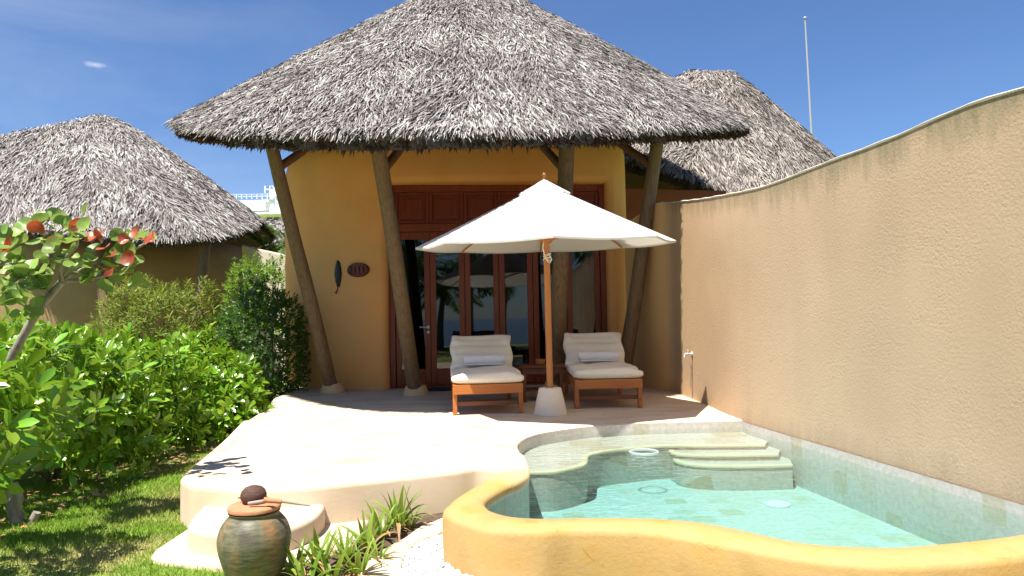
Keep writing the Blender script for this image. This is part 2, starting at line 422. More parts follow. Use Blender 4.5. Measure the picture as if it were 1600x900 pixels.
def water_mat():
    m, nt, N = nodes('pool_water')
    tc = N('ShaderNodeTexCoord')
    mp = N('ShaderNodeMapping', inp={0: tc.outputs['Object'], 3: (1, 1.6, 1)})
    n1 = N('ShaderNodeTexNoise', inp={'Vector': mp.outputs[0], 'Scale': 9.0, 'Detail': 3.0, 'Distortion': .6})
    bp = N('ShaderNodeBump', inp={'Strength': .5, 'Distance': .03, 'Height': n1.outputs[0]})
    fr = N('ShaderNodeFresnel', inp={'IOR': 1.24, 'Normal': bp.outputs[0]})
    tr = N('ShaderNodeBsdfTransparent', inp={0: (.90, .985, .985, 1)})
    gl = N('ShaderNodeBsdfGlossy', inp={0: (.9, .9, .9, 1), 1: .03, 'Normal': bp.outputs[0]})
    mx = N('ShaderNodeMixShader', inp={0: fr.outputs[0], 1: tr.outputs[0], 2: gl.outputs[0]})
    va = N('ShaderNodeVolumeAbsorption', inp={0: (.40, .87, .89, 1), 1: .85})
    N('ShaderNodeOutputMaterial', inp={0: mx.outputs[0], 1: va.outputs[0]})
    return m
M['water'] = water_mat()

def plastic_mat():
    m, nt, N = nodes('clear_plastic')
    b = N('ShaderNodeBsdfPrincipled', inp={'Base Color': (.8, .82, .82, 1), 'Roughness': .2})
    tr = N('ShaderNodeBsdfTransparent', inp={0: (.95, .97, .97, 1)})
    mx = N('ShaderNodeMixShader', inp={0: .7, 1: b.outputs[0], 2: tr.outputs[0]})
    N('ShaderNodeOutputMaterial', inp={0: mx.outputs[0]})
    return m
M['clear_plastic'] = plastic_mat()

def glass_mat():
    m, nt, N = nodes('tinted_glass')
    fr = N('ShaderNodeFresnel', inp={'IOR': 1.62})
    tr = N('ShaderNodeBsdfTransparent', inp={0: (.42, .43, .42, 1)})
    gl = N('ShaderNodeBsdfGlossy', inp={0: (.95, .97, 1, 1), 1: .004})
    mx = N('ShaderNodeMixShader', inp={0: fr.outputs[0], 1: tr.outputs[0], 2: gl.outputs[0]})
    N('ShaderNodeOutputMaterial', inp={0: mx.outputs[0]})
    return m
M['glass'] = glass_mat()

def jar_mat():
    """green-brown glaze with horizontal throwing rings and brown runs"""
    m, nt, N = nodes('glazed_stoneware')
    tc = N('ShaderNodeTexCoord')
    mp = N('ShaderNodeMapping', inp={0: tc.outputs['Object'], 3: (1, 1, .35)})
    n1 = N('ShaderNodeTexNoise', inp={'Vector': mp.outputs[0], 'Scale': 8.0, 'Detail': 4.0})
    rp = N('ShaderNodeValToRGB', inp={0: n1.outputs[0]})
    cr = rp.color_ramp
    cr.elements[0].position, cr.elements[1].position = .32, .70
    cr.elements[0].color, cr.elements[1].color = (.085, .070, .055, 1), (.25, .235, .13, 1)
    e = cr.elements.new(.47); e.color = (.15, .14, .082, 1)
    e = cr.elements.new(.585); e.color = (.24, .135, .06, 1)
    mp2 = N('ShaderNodeMapping', inp={0: tc.outputs['Object'], 3: (.3, .3, 1)})
    n2 = N('ShaderNodeTexNoise', inp={'Vector': mp2.outputs[0], 'Scale': 75.0, 'Detail': 2.0})
    r2 = N('ShaderNodeMapRange', inp={0: n2.outputs[0], 1: .35, 2: .65, 3: .75, 4: 1.2})
    hs = N('ShaderNodeHueSaturation', inp={'Color': rp.outputs[0], 'Value': r2.outputs[0]})
    bp = N('ShaderNodeBump', inp={'Strength': .5, 'Distance': .004, 'Height': n2.outputs[0]})
    b = N('ShaderNodeBsdfPrincipled', inp={'Base Color': hs.outputs[0], 'Roughness': .5, 'Specular IOR Level': .35, 'Normal': bp.outputs[0]})
    N('ShaderNodeOutputMaterial', inp={0: b.outputs[0]})
    return m
M['jar'] = jar_mat()

# ------------------------------------------------------------------ leaf scattering
def leaf_tmpl(w=.4, widest=.65, fold=.10, droop=.12, rows=4, tipw=.0):
    """leaf of length 1 along +X, width w, folded along the midrib"""
    v, f = [], []
    for i in range(rows + 1):
        t = i / rows
        if t < widest: ww = math.sin(t / widest * math.pi / 2) ** 1.1
        else: ww = math.cos((t - widest) / (1 - widest) * math.pi / 2) ** .7 if t < 1 else tipw
        ww = max(ww, .06 if i == 0 else tipw) * w / 2
        z = -droop * t * t
        v += [(t, -ww, z + fold * ww * 2), (t, 0, z), (t, ww, z + fold * ww * 2)]
    for i in range(rows):
        a = i * 3
        f += [(a, a + 3, a + 4, a + 1), (a + 1, a + 4, a + 5, a + 2)]
    return np.array(v), np.array(f)

def round_tmpl(seed):
    """round leaf with a notch at the stalk, cupped and wavy, in rings round the midpoint"""
    r = random.Random(seed); v, f = [], []
    cup, fold, w1, w2 = r.uniform(.05, .35), r.uniform(.0, .35), r.uniform(0, 6), r.uniform(.02, .07)
    n = 16
    for k in (0.0, .5, .8, 1.0):
        for i in range(n):
            a = i / n * 2 * math.pi
            rad = .5 * k * (1 - .28 * max(0, math.cos(a - math.pi)) ** 14)
            x, y = .5 + rad * math.cos(a), rad * 1.08 * math.sin(a)
            z = cup * rad * rad * 2 + fold * abs(y) + w2 * k * math.sin(3 * a + w1) - .04
            v.append((x, y, z))
            if k == 0: break
    for i in range(n): f.append((0, 1 + i, 1 + (i + 1) % n, 1 + (i + 1) % n))
    f = [q[:3] for q in f]
    for m_ in range(2):
        for i in range(n):
            a, b = 1 + m_ * n + i, 1 + m_ * n + (i + 1) % n
            f += [(a, a + n, b + n), (a, b + n, b)]
    return np.array(v), np.array(f)

def place_many(tmpls, pos, X, Z, size):
    V_, F_, o = [], [], 0
    for i, t in enumerate(tmpls):
        q = slice(i, None, len(tmpls))
        v, f = place(t, pos[q], X[q], Z[q], size[q]); V_.append(v); F_.append(f + o); o += len(v)
    return np.concatenate(V_), np.concatenate(F_)

def norm(a): return a / (np.linalg.norm(a, axis=-1, keepdims=True) + 1e-9)

def place(tmpl, pos, X, Z, size, wid=None):
    tv, tf = tmpl
    X = norm(X); Y = norm(np.cross(Z, X)); Zn = np.cross(X, Y)
    size = np.broadcast_to(size, (len(pos),)); wid = size if wid is None else wid
    v = pos[:, None, :] + tv[None, :, 0, None] * (X * size[:, None])[:, None, :] + tv[None, :, 1, None] * (Y * np.broadcast_to(wid, size.shape)[:, None])[:, None, :] + tv[None, :, 2, None] * (Zn * size[:, None])[:, None, :]
    f = tf[None] + (np.arange(len(pos)) * len(tv))[:, None, None]
    return v.reshape(-1, 3), f.reshape(-1, tf.shape[1])

def rosettes(tips, dirs, tmpl, per, size, spread=(35, 80)):
    n = len(tips)
    d = norm(dirs)
    a = np.where(np.abs(d[:, 2:3]) < .9, np.array([[0, 0, 1.0]]), np.array([[1.0, 0, 0]]))
    u = norm(np.cross(a, d)); w = np.cross(d, u)
    k = np.tile(np.arange(per), n); idx = np.repeat(np.arange(n), per)
    ph = k * 2.39996 + np.repeat(RNG.uniform(0, 6.28, n), per)
    al = np.radians(spread[0] + (spread[1] - spread[0]) * (k / (per - 1)) + RNG.normal(0, 7, n * per))
    side = u[idx] * np.cos(ph)[:, None] + w[idx] * np.sin(ph)[:, None]
    X = d[idx] * np.cos(al)[:, None] + side * np.sin(al)[:, None]
    Z = d[idx] * np.sin(al)[:, None] - side * np.cos(al)[:, None] + RNG.normal(0, .18, (n * per, 3))
    pos = tips[idx] - d[idx] * (k / per * .06)[:, None]
    return place(tmpl, pos, X, Z, size * RNG.uniform(.45, 1.05, n * per))

def shell(n, c, r, zmin=-.6, inner=.62):
    d = norm(RNG.normal(size=(n * 3, 3))); d = d[d[:, 2] > zmin][:n]
    lump = 1 + .13 * np.sin(d[:, 0] * 5 + c[0] * 7) * np.cos(d[:, 2] * 4 + c[1] * 3) + .08 * np.sin(d[:, 1] * 9 + c[0])
    k = RNG.uniform(inner, 1.0, len(d)) ** .6 * lump
    return np.array(c) + d * np.array(r) * k[:, None], d

LEAF = leaf_tmpl(.36, .74, .12, .18, 5, .13)
LEAF_S = leaf_tmpl(.42, .5, .08, .10, 2)
BLADE_L = leaf_tmpl(.16, .4, .1, .25, 3)

def shrub(name, label, cat, c, r, n, base_z, mat, per=11, size=.15, tmpl=None, group=None, up=.55, nstem=9, spread=(22, 78), inner=.62, zmin=-.55):
    t = thing(name, label, cat, (c[0], c[1], base_z), group)
    tips, d = shell(n, c, r, zmin, inner)
    keep = tips[:, 2] > base_z + .04
    tips, d = tips[keep], d[keep]
    dirs = norm(d + np.array([0, 0, up]) + RNG.normal(0, .28, d.shape))
    if tmpl is None: q = RNG.uniform(size=len(tips)) < .97; tips, dirs = tips[q], dirs[q]
    v, f = rosettes(tips, dirs, tmpl or LEAF, per, size, spread)
    mesh_obj('foliage', v, f, mat, t, smooth=180)
    mb = MB()
    for i in range(nstem):
        e = tips[random.randrange(len(tips))]
        b = np.array([c[0] + random.uniform(-.25, .25) * r[0], c[1] + random.uniform(-.25, .25) * r[1], base_z - .02])
        mid = (b + e) / 2 + np.array([random.uniform(-.08, .08), random.uniform(-.08, .08), .05])
        pth = catmull([b, mid, e], 6)
        mb.tube(pth, np.linspace(.016, .006, 6), 5, caps=False)
    obj('stem', mb, M['stem'], t, smooth=180)
    return t

# ------------------------------------------------------------------ thatch
def make_thatch(parent, eave, apex, n, mat, eps=.07, bulge=.25, thick=.20, Mres=220, slen=(.11, .26), swid=(.008, .018), fringe=2600, back=.22):
    E = catmull(eave, Mres, closed=True)
    # each eave point has its own ridge target
    A = np.array([apex(e) for e in E])
    ctr = E.mean(0)
    kk = math.sqrt(1 + eps * eps) - eps
    def hgt(r): return 1 - (np.sqrt(np.maximum(r, 0) ** 2 + eps * eps) - eps) / kk
    def surf_(u, r):
        i = np.floor(u).astype(int); t = (u - i)[:, None]
        e = E[i % Mres] * (1 - t) + E[(i + 1) % Mres] * t
        a = A[i % Mres] * (1 - t) + A[(i + 1) % Mres] * t
        p = a + (e - a) * r[:, None]
        p[:, 2] = e[:, 2] + (a[:, 2] - e[:, 2]) * hgt(r) + bulge * 4 * np.clip(r, 0, 1) * (1 - np.clip(r, 0, 1))
        return p
    # solid core: outer skin, eave lip, underside
    R = np.concatenate([np.linspace(.004, .2, 6), np.linspace(.25, 1.0, 14)])
    uu = np.arange(Mres).astype(float)
    rings = [surf_(uu, np.full(Mres, r)) - np.array([0, 0, .035]) for r in R]
    lip = rings[-1].copy(); lip[:, :2] += (A[:, :2] - lip[:, :2]) * .006; lip[:, 2] -= thick * .7
    lip += RNG.normal(0, .012, lip.shape)
    mb = MB(); mb.loft(rings + [lip], caps=False)
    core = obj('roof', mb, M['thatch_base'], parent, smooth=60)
    und = [lip.copy()]
    for r in (.97, .85, .6, .3, .02):
        q = surf_(uu, np.full(Mres, r)); q[:, 2] -= thick; und.append(q)
    mb = MB(); mb.loft(und, caps=False)
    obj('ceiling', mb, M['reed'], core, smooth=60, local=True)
    # straw
    el = np.linalg.norm(np.roll(E, -1, 0) - E, axis=1)
    tocam = norm(CAM - E); tang = np.roll(E, -1, 0) - np.roll(E, 1, 0)
    nrm = norm(np.stack([tang[:, 1], -tang[:, 0], np.zeros(Mres)], 1))
    if np.mean(np.sum(nrm * (E - ctr), 1)) < 0: nrm = -nrm
    facing = np.sum(nrm * norm((CAM - E) * np.array([1, 1, 0])), 1)
    w = el * np.where(facing > -.35, 1.0, back); w /= w.sum()
    def strips(n, rlo, rhi, slen, swid, lift, hang=0.0):
        u = RNG.choice(Mres, n, p=w) + RNG.uniform(0, 1, n)
        r = np.sqrt(RNG.uniform(rlo ** 2, rhi ** 2, n))
        p = surf_(u, r)
        D = norm(surf_(u, r + .02) - p); L = norm(surf_(u + .4, r) - surf_(u - .4, r))
        Nn = norm(np.cross(L, D)); Nn = np.where(Nn[:, 2:3] < 0, -Nn, Nn)
        clump = np.sin(u * .55) * .16 + np.sin(u * .21 + r * 9) * .16 + np.sin(r * 23 + u * .8) * .10
        a = RNG.normal(0, .19, n) + clump * 1.2
        X = D * np.cos(a)[:, None] + L * np.sin(a)[:, None]
        X = norm(X + Nn * RNG.normal(lift, .06, n)[:, None] - np.array([0, 0, 1.0]) * (hang * RNG.uniform(.2, 1, n))[:, None])
        roll = RNG.normal(0, .36, n)
        Y = norm(np.cross(Nn, X)); Z = norm(Nn * np.cos(roll)[:, None] + Y * np.sin(roll)[:, None])
        Y = norm(np.cross(Z, X))
        ln = RNG.uniform(*slen, n); wd = RNG.uniform(*swid, n)
        p = p + Nn * RNG.uniform(-.03, .035, n)[:, None]
        mid = p + X * (ln * .55)[:, None] + Z * RNG.normal(.008, .008, n)[:, None]
        tip = p + X * ln[:, None] + Nn * RNG.normal(-.006, .014, n)[:, None] + Y * RNG.normal(0, .02, n)[:, None]
        h = (wd / 2)[:, None]
        v = np.stack([p - Y * h * .8, p + Y * h * .8, mid - Y * h, mid + Y * h, tip - Y * h * .35, tip + Y * h * .35], 1).reshape(-1, 3)
        o = (np.arange(n) * 6)[:, None]
        f = np.concatenate([o + np.array([[0, 1, 3, 2]]), o + np.array([[2, 3, 5, 4]])], 0)
        return v, f
    v1, f1 = strips(n, .02, .995, slen, swid, .012)
    v2, f2 = strips(fringe, .955, 1.0, (.07, .17), swid, .0, hang=.45)
    st = mesh_obj('thatch', np.concatenate([v1, v2]), np.concatenate([f1, f2 + len(v1)]), mat, core, local=True)
    # ragged stubble of reed ends along the cut underside of the eave
    nb = int(fringe * 1.5)
    u = RNG.choice(Mres, nb, p=w) + RNG.uniform(0, 1, nb)
    p = surf_(u, np.full(nb, .985)) + np.array([0, 0, -1.0]) * RNG.uniform(.02, thick * .85, nb)[:, None]
    D = norm(surf_(u, np.full(nb, 1.0)) - surf_(u, np.full(nb, .9))); X = norm(D + np.array([0, 0, -.45]) + RNG.normal(0, .25, (nb, 3)))
    v, f = place(leaf_tmpl(.22, .3, 0, 0, 2, .02), p, X, RNG.normal(size=(nb, 3)), RNG.uniform(.07, .16, nb))
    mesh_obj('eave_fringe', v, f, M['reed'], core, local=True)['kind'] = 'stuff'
    return core

# ================================================================== SETTING
GRASS = -.28
# ground sheet
mb = MB(); mb.add([(-600, -13.1, -.30), (600, -13.1, -.30), (600, -26, -1.35), (-600, -26, -1.35)], [(0, 1, 2, 3)])
tag(obj('beach', mb, M['sand']), kind='structure')
mb = MB(); mb.add([(-3000, -25, -1.3), (3000, -25, -1.3), (3000, -4000, -1.3), (-3000, -4000, -1.3)], [(0, 1, 2, 3)])
tag(obj('sea', mb, M['sea']), kind='structure')

# garden wall line
W0, W1, W2 = G(1600, 785), G(1160, 656), G(1057, 613)
wd = (W0 - W1) / np.linalg.norm(W0 - W1)
WN = W1 + wd * (np.linalg.norm(W0 - W1) + 2.6)

# pool outlines
inner_front = GL([(818, 712), (826, 738), (812, 751), (785, 763), (761, 778), (755, 787), (760, 795), (770, 801), (800, 809), (845, 812), (920, 811), (995, 811), (1055, 814), (1115, 821), (1160, 830), (1200, 839), (1255, 850), (1330, 856), (1405, 857), (1480, 851), (1540, 845), (1600, 836), (1665, 819)], 0)
outer_front = GL([(806, 709), (792, 722), (770, 741), (744, 757), (719, 772), (698, 789), (693, 799), (698, 809), (712, 816), (755, 825), (815, 830), (890, 828), (980, 829), (1040, 833), (1100, 844), (1160, 855), (1210, 864), (1300, 877), (1375, 882), (1450, 882), (1525, 877), (1600, 869), (1690, 848)], 0)
inner_back = GL([(1160, 656), (1040, 659), (980, 661), (920, 665), (860, 673), (830, 680), (814, 689), (810, 696), (814, 706)], 0)
far_end = V(1668, 819, W0, W1)
wp = np.array([WN[:2], W0[:2], (W0[:2] + W1[:2]) / 2, W1[:2], W1[:2] * .5 + W2[:2] * .5, W2[:2]])
wpath = np.concatenate([catmull(wp, 70), catmull([W2[:2], W2[:2] + np.array([-.03, .10]), W2[:2] + np.array([-.16, .38]), W2[:2] + np.array([-.42, 1.25])], 14)[1:]])
kA = int(np.argmin(np.linalg.norm(wpath - far_end[:2], axis=1))); kB = int(np.argmin(np.linalg.norm(wpath - W1[:2], axis=1)))
wside = wpath[kA + 1:kB] + np.array([-.012, -.002])
pool = catmull(inner_front, 110)
back = catmull(inner_back, 50)
loop = np.concatenate([pool, wside, back])
pc = loop.mean(0)
# ground sheet with an opening for the pool basin
from mathutils.geometry import delaunay_2d_cdt
gx = np.concatenate([[-400, -150, -60, -25], np.linspace(-12, 12, 30), [25, 60, 150, 400]])
gy = np.concatenate([np.linspace(-13, 22, 40), [30, 50, 100, 250, 600]])
hole = loop[::2] + norm(loop[::2] - pc) * .02
g2 = np.array([(x, y) for y in gy for x in gx])
g2 = np.concatenate([hole, g2])
nh = len(hole)
r_ = delaunay_2d_cdt([Vector(map(float, q)) for q in g2], [(i, (i + 1) % nh) for i in range(nh)], [], 0, 1e-5)
def inside(p, poly):
    x, y = p[:, 0], p[:, 1]; c = np.zeros(len(p), bool); q = np.array(poly)
    for i in range(len(q)):
        a, b = q[i], q[i - 1]
        c ^= ((a[1] > y) != (b[1] > y)) & (x < (b[0] - a[0]) * (y - a[1]) / (b[1] - a[1] + 1e-12) + a[0])
    return c
gvv = np.array([(q[0], q[1]) for q in r_[0]]); gff = [tuple(f) for f in r_[2]]
cent = np.array([gvv[list(f)].mean(0) for f in gff]); io = inside(cent, hole)
vv = [(x, y, GRASS + (.02 * math.sin(x * 1.7) * math.cos(y * 1.3) if abs(x) < 13 and y < 22 else 0)) for x, y in gvv]
tag(mesh_obj('lawn_ground', vv, [f for f, k in zip(gff, io) if not k], M['lawn'], smooth=180), kind='structure')

# terrace
tp = [(-3.35, 12.5)] + GL([(428, 622), (412, 640), (385, 658), (350, 688), (302, 729), (289, 741), (285, 748), (292, 754), (310, 760), (380, 764), (440, 763), (530, 756), (620, 746), (710, 736), (745, 730), (768, 731), (785, 735)], 0)
tp = np.concatenate([catmull(tp[1:], 70), GL([(800, 735)], 0)])
bk = back[::-1] + norm(back[::-1] - pc) * .006
terr = np.concatenate([[(-3.0, 15.0), (-3.35, 12.5)], tp, bk, [W1[:2] + (.12, 0), W2[:2] + (.12, 0), (2.6, 15)]])
mb = MB().slab(terr, GRASS - .1, 0, .022)
tag(obj('terrace', mb, M['paver'], smooth=50), kind='structure')
# plaster skin of the terrace's curved front, and two steps
sk = catmull(GL([(380, 658), (350, 688), (302, 729), (289, 741), (285, 748), (292, 754), (310, 760), (380, 764), (440, 763), (530, 756), (620, 746), (710, 736), (745, 730), (768, 731), (785, 735)], 0), 80)
tg = np.gradient(sk, axis=0); tg /= np.linalg.norm(tg, axis=1, keepdims=True)
nn = np.stack([-tg[:, 1], tg[:, 0]], 1)
if np.mean(np.sum(nn * (sk - np.array([-.5, 7])), 1)) < 0: nn = -nn
prof = [(-.09, .003), (-.03, .004), (-.005, .000), (.008, -.012), (.012, -.03), (.012, -.40)]
rows = [np.c_[sk + nn * o, np.full(len(sk), z)] for o, z in prof]
mb = MB().loft([list(r) for r in rows], caps=False, closed=False)
tag(obj('terrace_edging', mb, M['cream'], smooth=70), kind='structure')
st1 = catmull(GL([(400, 750), (335, 775), (307, 800), (294, 818), (303, 828), (347, 834), (400, 834), (440, 828), (470, 818), (491, 808), (503, 797), (507, 784), (490, 755)], -.11), 60, True)
tag(obj('upper_step', MB().slab(st1, GRASS - .05, -.11, .03), M['cream'], smooth=60), kind='structure')
st2 = catmull(GL([(330, 800), (290, 826), (262, 844), (237, 862), (247, 870), (300, 877), (350, 881), (420, 882), (480, 874), (520, 862), (548, 848), (572, 822), (560, 790)], -.235), 60, True)
tag(obj('lower_step', MB().slab(st2, GRASS - .05, -.235, .03), M['cream'], smooth=60), kind='structure')

# planting bed, kerb, pebbles
up_e = catmull(GL([(700, 803), (684, 811), (656, 822), (630, 840), (590, 862), (566, 884), (552, 905), (545, 930)], -.235), 30)
lo_e = catmull(GL([(708, 818), (686, 830), (656, 843), (636, 860), (628, 878), (626, 905), (626, 940)], -.235), 30)
kerb = np.concatenate([up_e, lo_e[::-1]])
tag(obj('kerb', MB().slab(kerb, -.4, -.235, .015), M['cream'], smooth=60), kind='structure')
bed = np.concatenate([GL([(545, 850), (575, 818), (590, 800), (640, 800), (690, 798)], -.25), up_e + np.array([.01, 0]), GL([(440, 930), (430, 890), (480, 876)], -.25)])
tag(obj('planting_bed', MB().slab(bed, -.4, -.255, 0), M['soil'], smooth=60), kind='structure')
pb = np.concatenate([lo_e, GL([(760, 960), (900, 960), (760, 870), (715, 840)], -.26)])
tag(obj('pebble_bed', MB().slab(pb, -.4, -.262, 0), M['pebble_bed'], smooth=60), kind='structure')
ico = np.array([(0, 0, 1)] + [(math.cos(a) * .9, math.sin(a) * .9, .25) for a in np.linspace(0, 6.283, 6, endpoint=False)] + [(math.cos(a + .5) * .8, math.sin(a + .5) * .8, -.4) for a in np.linspace(0, 6.283, 6, endpoint=False)])
icf = np.array([(0, 1 + i, 1 + (i + 1) % 6) for i in range(6)] + [(1 + i, 7 + i, 1 + (i + 1) % 6) for i in range(6)] + [(7 + i, 7 + (i + 1) % 6, 1 + (i + 1) % 6) for i in range(6)])
cand = np.stack([RNG.uniform(-.75, .3, 9000), RNG.uniform(2.3, 4.6, 9000)], 1)
def inside(p, poly):
    x, y = p[:, 0], p[:, 1]; c = np.zeros(len(p), bool); q = np.array(poly)
    for i in range(len(q)):
        a, b = q[i], q[i - 1]
        cond = ((a[1] > y) != (b[1] > y)) & (x < (b[0] - a[0]) * (y - a[1]) / (b[1] - a[1] + 1e-12) + a[0])
        c ^= cond
    return c
cand = cand[inside(cand, pb)][:2600]
pv, pf = place((ico * np.array([1, 1, .6]), icf), np.c_[cand, RNG.uniform(-.262, -.245, len(cand))], RNG.normal(size=(len(cand), 3)) * np.array([1, 1, .2]), np.array([[0, 0, 1.0]]) + RNG.normal(0, .2, (len(cand), 3)), RNG.uniform(.009, .02, len(cand)))
tag(mesh_obj('white_pebbles', pv, pf, M['pebble'], smooth=180), kind='stuff')

# ------------------------------------------------------------------ plunge pool
pt = thing('plunge_pool', 'curved plunge pool with thick yellow plaster rim and pale green tiles', 'pool', (pc[0], pc[1], GRASS))
def resamp(a, n):
    return catmull(a, n)
ri, ro = resamp(inner_front, 150), resamp(outer_front, 150)
# pair every inner point with the closest outer point so the band stays even
oi = resamp(outer_front, 900); j = 0; ro = []
for q in ri:
    k = np.argmin(np.linalg.norm(oi - q, axis=1)); j = max(j, k); ro.append(oi[j])
ro[-1] = oi[-1]; ro[0] = oi[0]
ro = catmull(np.array(ro)[::5].tolist() + [oi[-1]], 150)
ri2 = ri
def lerp(a, b, t): return a + (b - a) * t
wdt = np.linalg.norm(ro - ri2, axis=1)[:, None]
dirv = (ro - ri2) / wdt
prof = [(-.008, -.045, 0), (-.010, -.02, 0), (-.006, -.004, 0), (.012, .006, 0), (None, .010, .5), (None, .008, .8), (.0, .002, 1), (.026, -.008, 1), (.034, -.03, 1), (.034, -.16, 1), (.030, -.42, 1)]
rows = []
for o, z, k in prof:
    if o is None: q = lerp(ri2, ro, k)
    elif k == 1: q = ro + dirv * (o - .034)
    else: q = ri2 + dirv * o
    rows.append(np.c_[q, np.full(len(q), z)])
mb = MB().loft([list(r) for r in rows], caps=False, closed=False)
# close the two ends
n_ = len(ri2)
for e in (0, n_ - 1):
    mb.f.append(tuple(i * n_ + e for i in range(len(prof))))
al_ = np.concatenate([[0], np.cumsum(np.linalg.norm(np.diff(ri2, axis=0), axis=1))])
obj('rim', mb, M['rim'], pt, smooth=60, attrs={'along': np.tile(al_, len(prof))})
# tiled basin walls
FLOOR = -.40
lp = np.concatenate([loop, loop[:1]])
arc = np.concatenate([[0], np.cumsum(np.linalg.norm(np.diff(lp, axis=0), axis=1))])
zl = [-.012, -.12, -.25, FLOOR - .01]
v = [(p[0], p[1], z) for z in zl for p in lp]; uv = [(a, z) for z in zl for a in arc]
nl = len(lp)
f = [(k * nl + i, k * nl + i + 1, (k + 1) * nl + i + 1, (k + 1) * nl + i) for k in range(3) for i in range(nl - 1)]
mesh_obj('basin_wall', v, f, M['tile'], pt, smooth=70, uv=uv)
fl = MB().add([(p[0], p[1], FLOOR) for p in loop], [tuple(range(len(loop)))])
mesh_obj('basin_floor', fl.v, fl.f, M['tile'], pt, uv=[(q[0], q[1]) for q in fl.v])
# sun shelf and two lower steps
def ledge(name, nosing, zt, zb, backpts, mat):
    nz = catmull(GL(nosing, zt), 60)
    poly = np.concatenate([nz, backpts])
    mb = MB().slab(poly, zb, zt, 0)
    o = mesh_obj(name, mb.v, mb.f, mat, pt, uv=[(q[0] + .2 * q[2], q[1] + q[2]) for q in mb.v])
    tg = np.gradient(nz, axis=0); tg /= np.linalg.norm(tg, axis=1, keepdims=True)
    pr = [(.0, -.02), (.008, -.018), (.010, -.003), (.004, .004), (-.035, .004), (-.035, -.008)]
    side = np.stack([tg[:, 1], -tg[:, 0]], 1)
    if np.mean(np.sum(side * (np.array([1.0, 4.2]) - nz), 1)) < 0: side = -side
    rows = [np.c_[nz + side * a, np.full(len(nz), zt + b)] for a, b in pr]
    mesh_obj('nosing', MB().loft([list(r) for r in rows], caps=False, closed=False).v, MB().loft([list(r) for r in rows], caps=False, closed=False).f, M['nosing'], o, smooth=60, local=True)
    return o
bb = [tuple(q) for q in (G(1230, 640), G(1000, 640), G(840, 655), G(785, 690))]
bb = [(q[0], q[1]) for q in bb]
ledge('shelf', [(812, 741), (827, 738), (862, 737), (896, 731), (914, 725), (917, 717), (920, 711), (944, 705), (980, 701), (1012, 698), (1049, 696), (1120, 696), (1195, 695)], -.115, FLOOR, bb, M['shelf'])
s2 = [(q[0], q[1]) for q in (G(1225, 660), G(1056, 664))]
ledge('step', [(1050, 694), (1046, 702), (1054, 708), (1085, 711), (1150, 711), (1216, 710)], -.155, FLOOR, s2, M['shelf'])
ledge('step', [(1052, 702), (1052, 714), (1062, 722), (1100, 727), (1160, 728), (1238, 726)], -.205, FLOOR, s2, M['shelf'])
# floor drain, underwater lamp, wall inlet
dr = G(1215, 789, FLOOR)
obj('floor_drain', MB().lathe([(.09, .002), (.09, .010), (.075, .014), (.06, .010), (.02, .012)], 24, (dr[0], dr[1], FLOOR)), M['white_metal'], pt, smooth=40)
lm = G(1006, 706, -.075)
fr_ = thing('floating_skimmer', 'white round floating ring beside the pool steps', 'skimmer', lm)
mb = MB().lathe([(.104, -.012), (.118, -.004), (.118, .006), (.104, .010), (.096, .004), (.098, -.008), (.104, -.012)], 36, tuple(lm), caps=False)
obj('ring', mb, M['clear_plastic'], fr_, smooth=60)
# water
wl = loop + norm(loop - pc) * .004
if area2(wl) < 0: wl = wl[::-1]
nw_ = len(wl)
vv = [(p[0], p[1], z) for z in (FLOOR - .03, -.070) for p in wl]
ff = [tuple(range(nw_))[::-1], tuple(nw_ + i for i in range(nw_))] + [(i, (i + 1) % nw_, nw_ + (i + 1) % nw_, nw_ + i) for i in range(nw_)]
tag(mesh_obj('pool_water', vv, ff, M['water']), kind='structure')

# ------------------------------------------------------------------ garden wall on the right
# heights read along the wall's crest
crest_px = [(1600, 143), (1560, 149), (1520, 160), (1450, 193), (1400, 214), (1350, 234), (1300, 251), (1250, 272), (1200, 292), (1150, 302), (1110, 309), (1074, 315)]
cz, cl = [], []
arcw = np.concatenate([[0], np.cumsum(np.linalg.norm(np.diff(wpath, axis=0), axis=1))])
def along(pt):
    k = np.argmin(np.linalg.norm(wpath - pt[:2], axis=1)); return arcw[k]
for x, y in crest_px:
    q = V(x, y, W0, W1) if x > 1170 else V(x, y, W1, W2)
    cl.append(along(q)); cz.append(q[2])
ends = [(arcw[-1] - .95, 2.52), (arcw[-1] - .5, 2.42), (arcw[-1], 2.34)]
o = np.argsort(cl)
cl = np.concatenate([[0], np.array(cl)[o], [e[0] for e in ends]]); cz = np.concatenate([[cz[0] + .03], np.array(cz)[o], [e[1] for e in ends]])
ht = np.interp(arcw, cl, cz)
ht = np.convolve(np.pad(ht, 2, mode='edge'), np.ones(5) / 5, 'valid')
tg = np.gradient(wpath, axis=0); tg /= np.linalg.norm(tg, axis=1, keepdims=True)
outn = np.stack([tg[:, 1], -tg[:, 0]], 1)
if outn[10][0] < 0: outn = -outn
gw = thing('garden_wall', 'tall tan rough rendered garden wall with wavy pale coping beside the pool', 'wall', (*W1[:2], 0))
def wallring(i):
    b, h, nrm = wpath[i], ht[i], outn[i]
    zs = np.concatenate([np.linspace(-.03, h - .5, 8), np.linspace(h - .42, h, 6)])
    face = [(b[0], b[1], z) for z in zs]
    rear = [(b[0] + nrm[0] * .2, b[1] + nrm[1] * .2, z) for z in (h, -.3)]
    return face + rear, [h - z for z in zs] + [0, h]
rings, bt = [], []
for i in range(len(wpath)):
    r, b = wallring(i); rings.append(r); bt += b
mb = MB().loft(rings, caps=False, closed=False)
k = len(rings[0]); mb.f.append(tuple(range(k))); mb.f.append(tuple((len(rings) - 1) * k + i for i in range(k)))
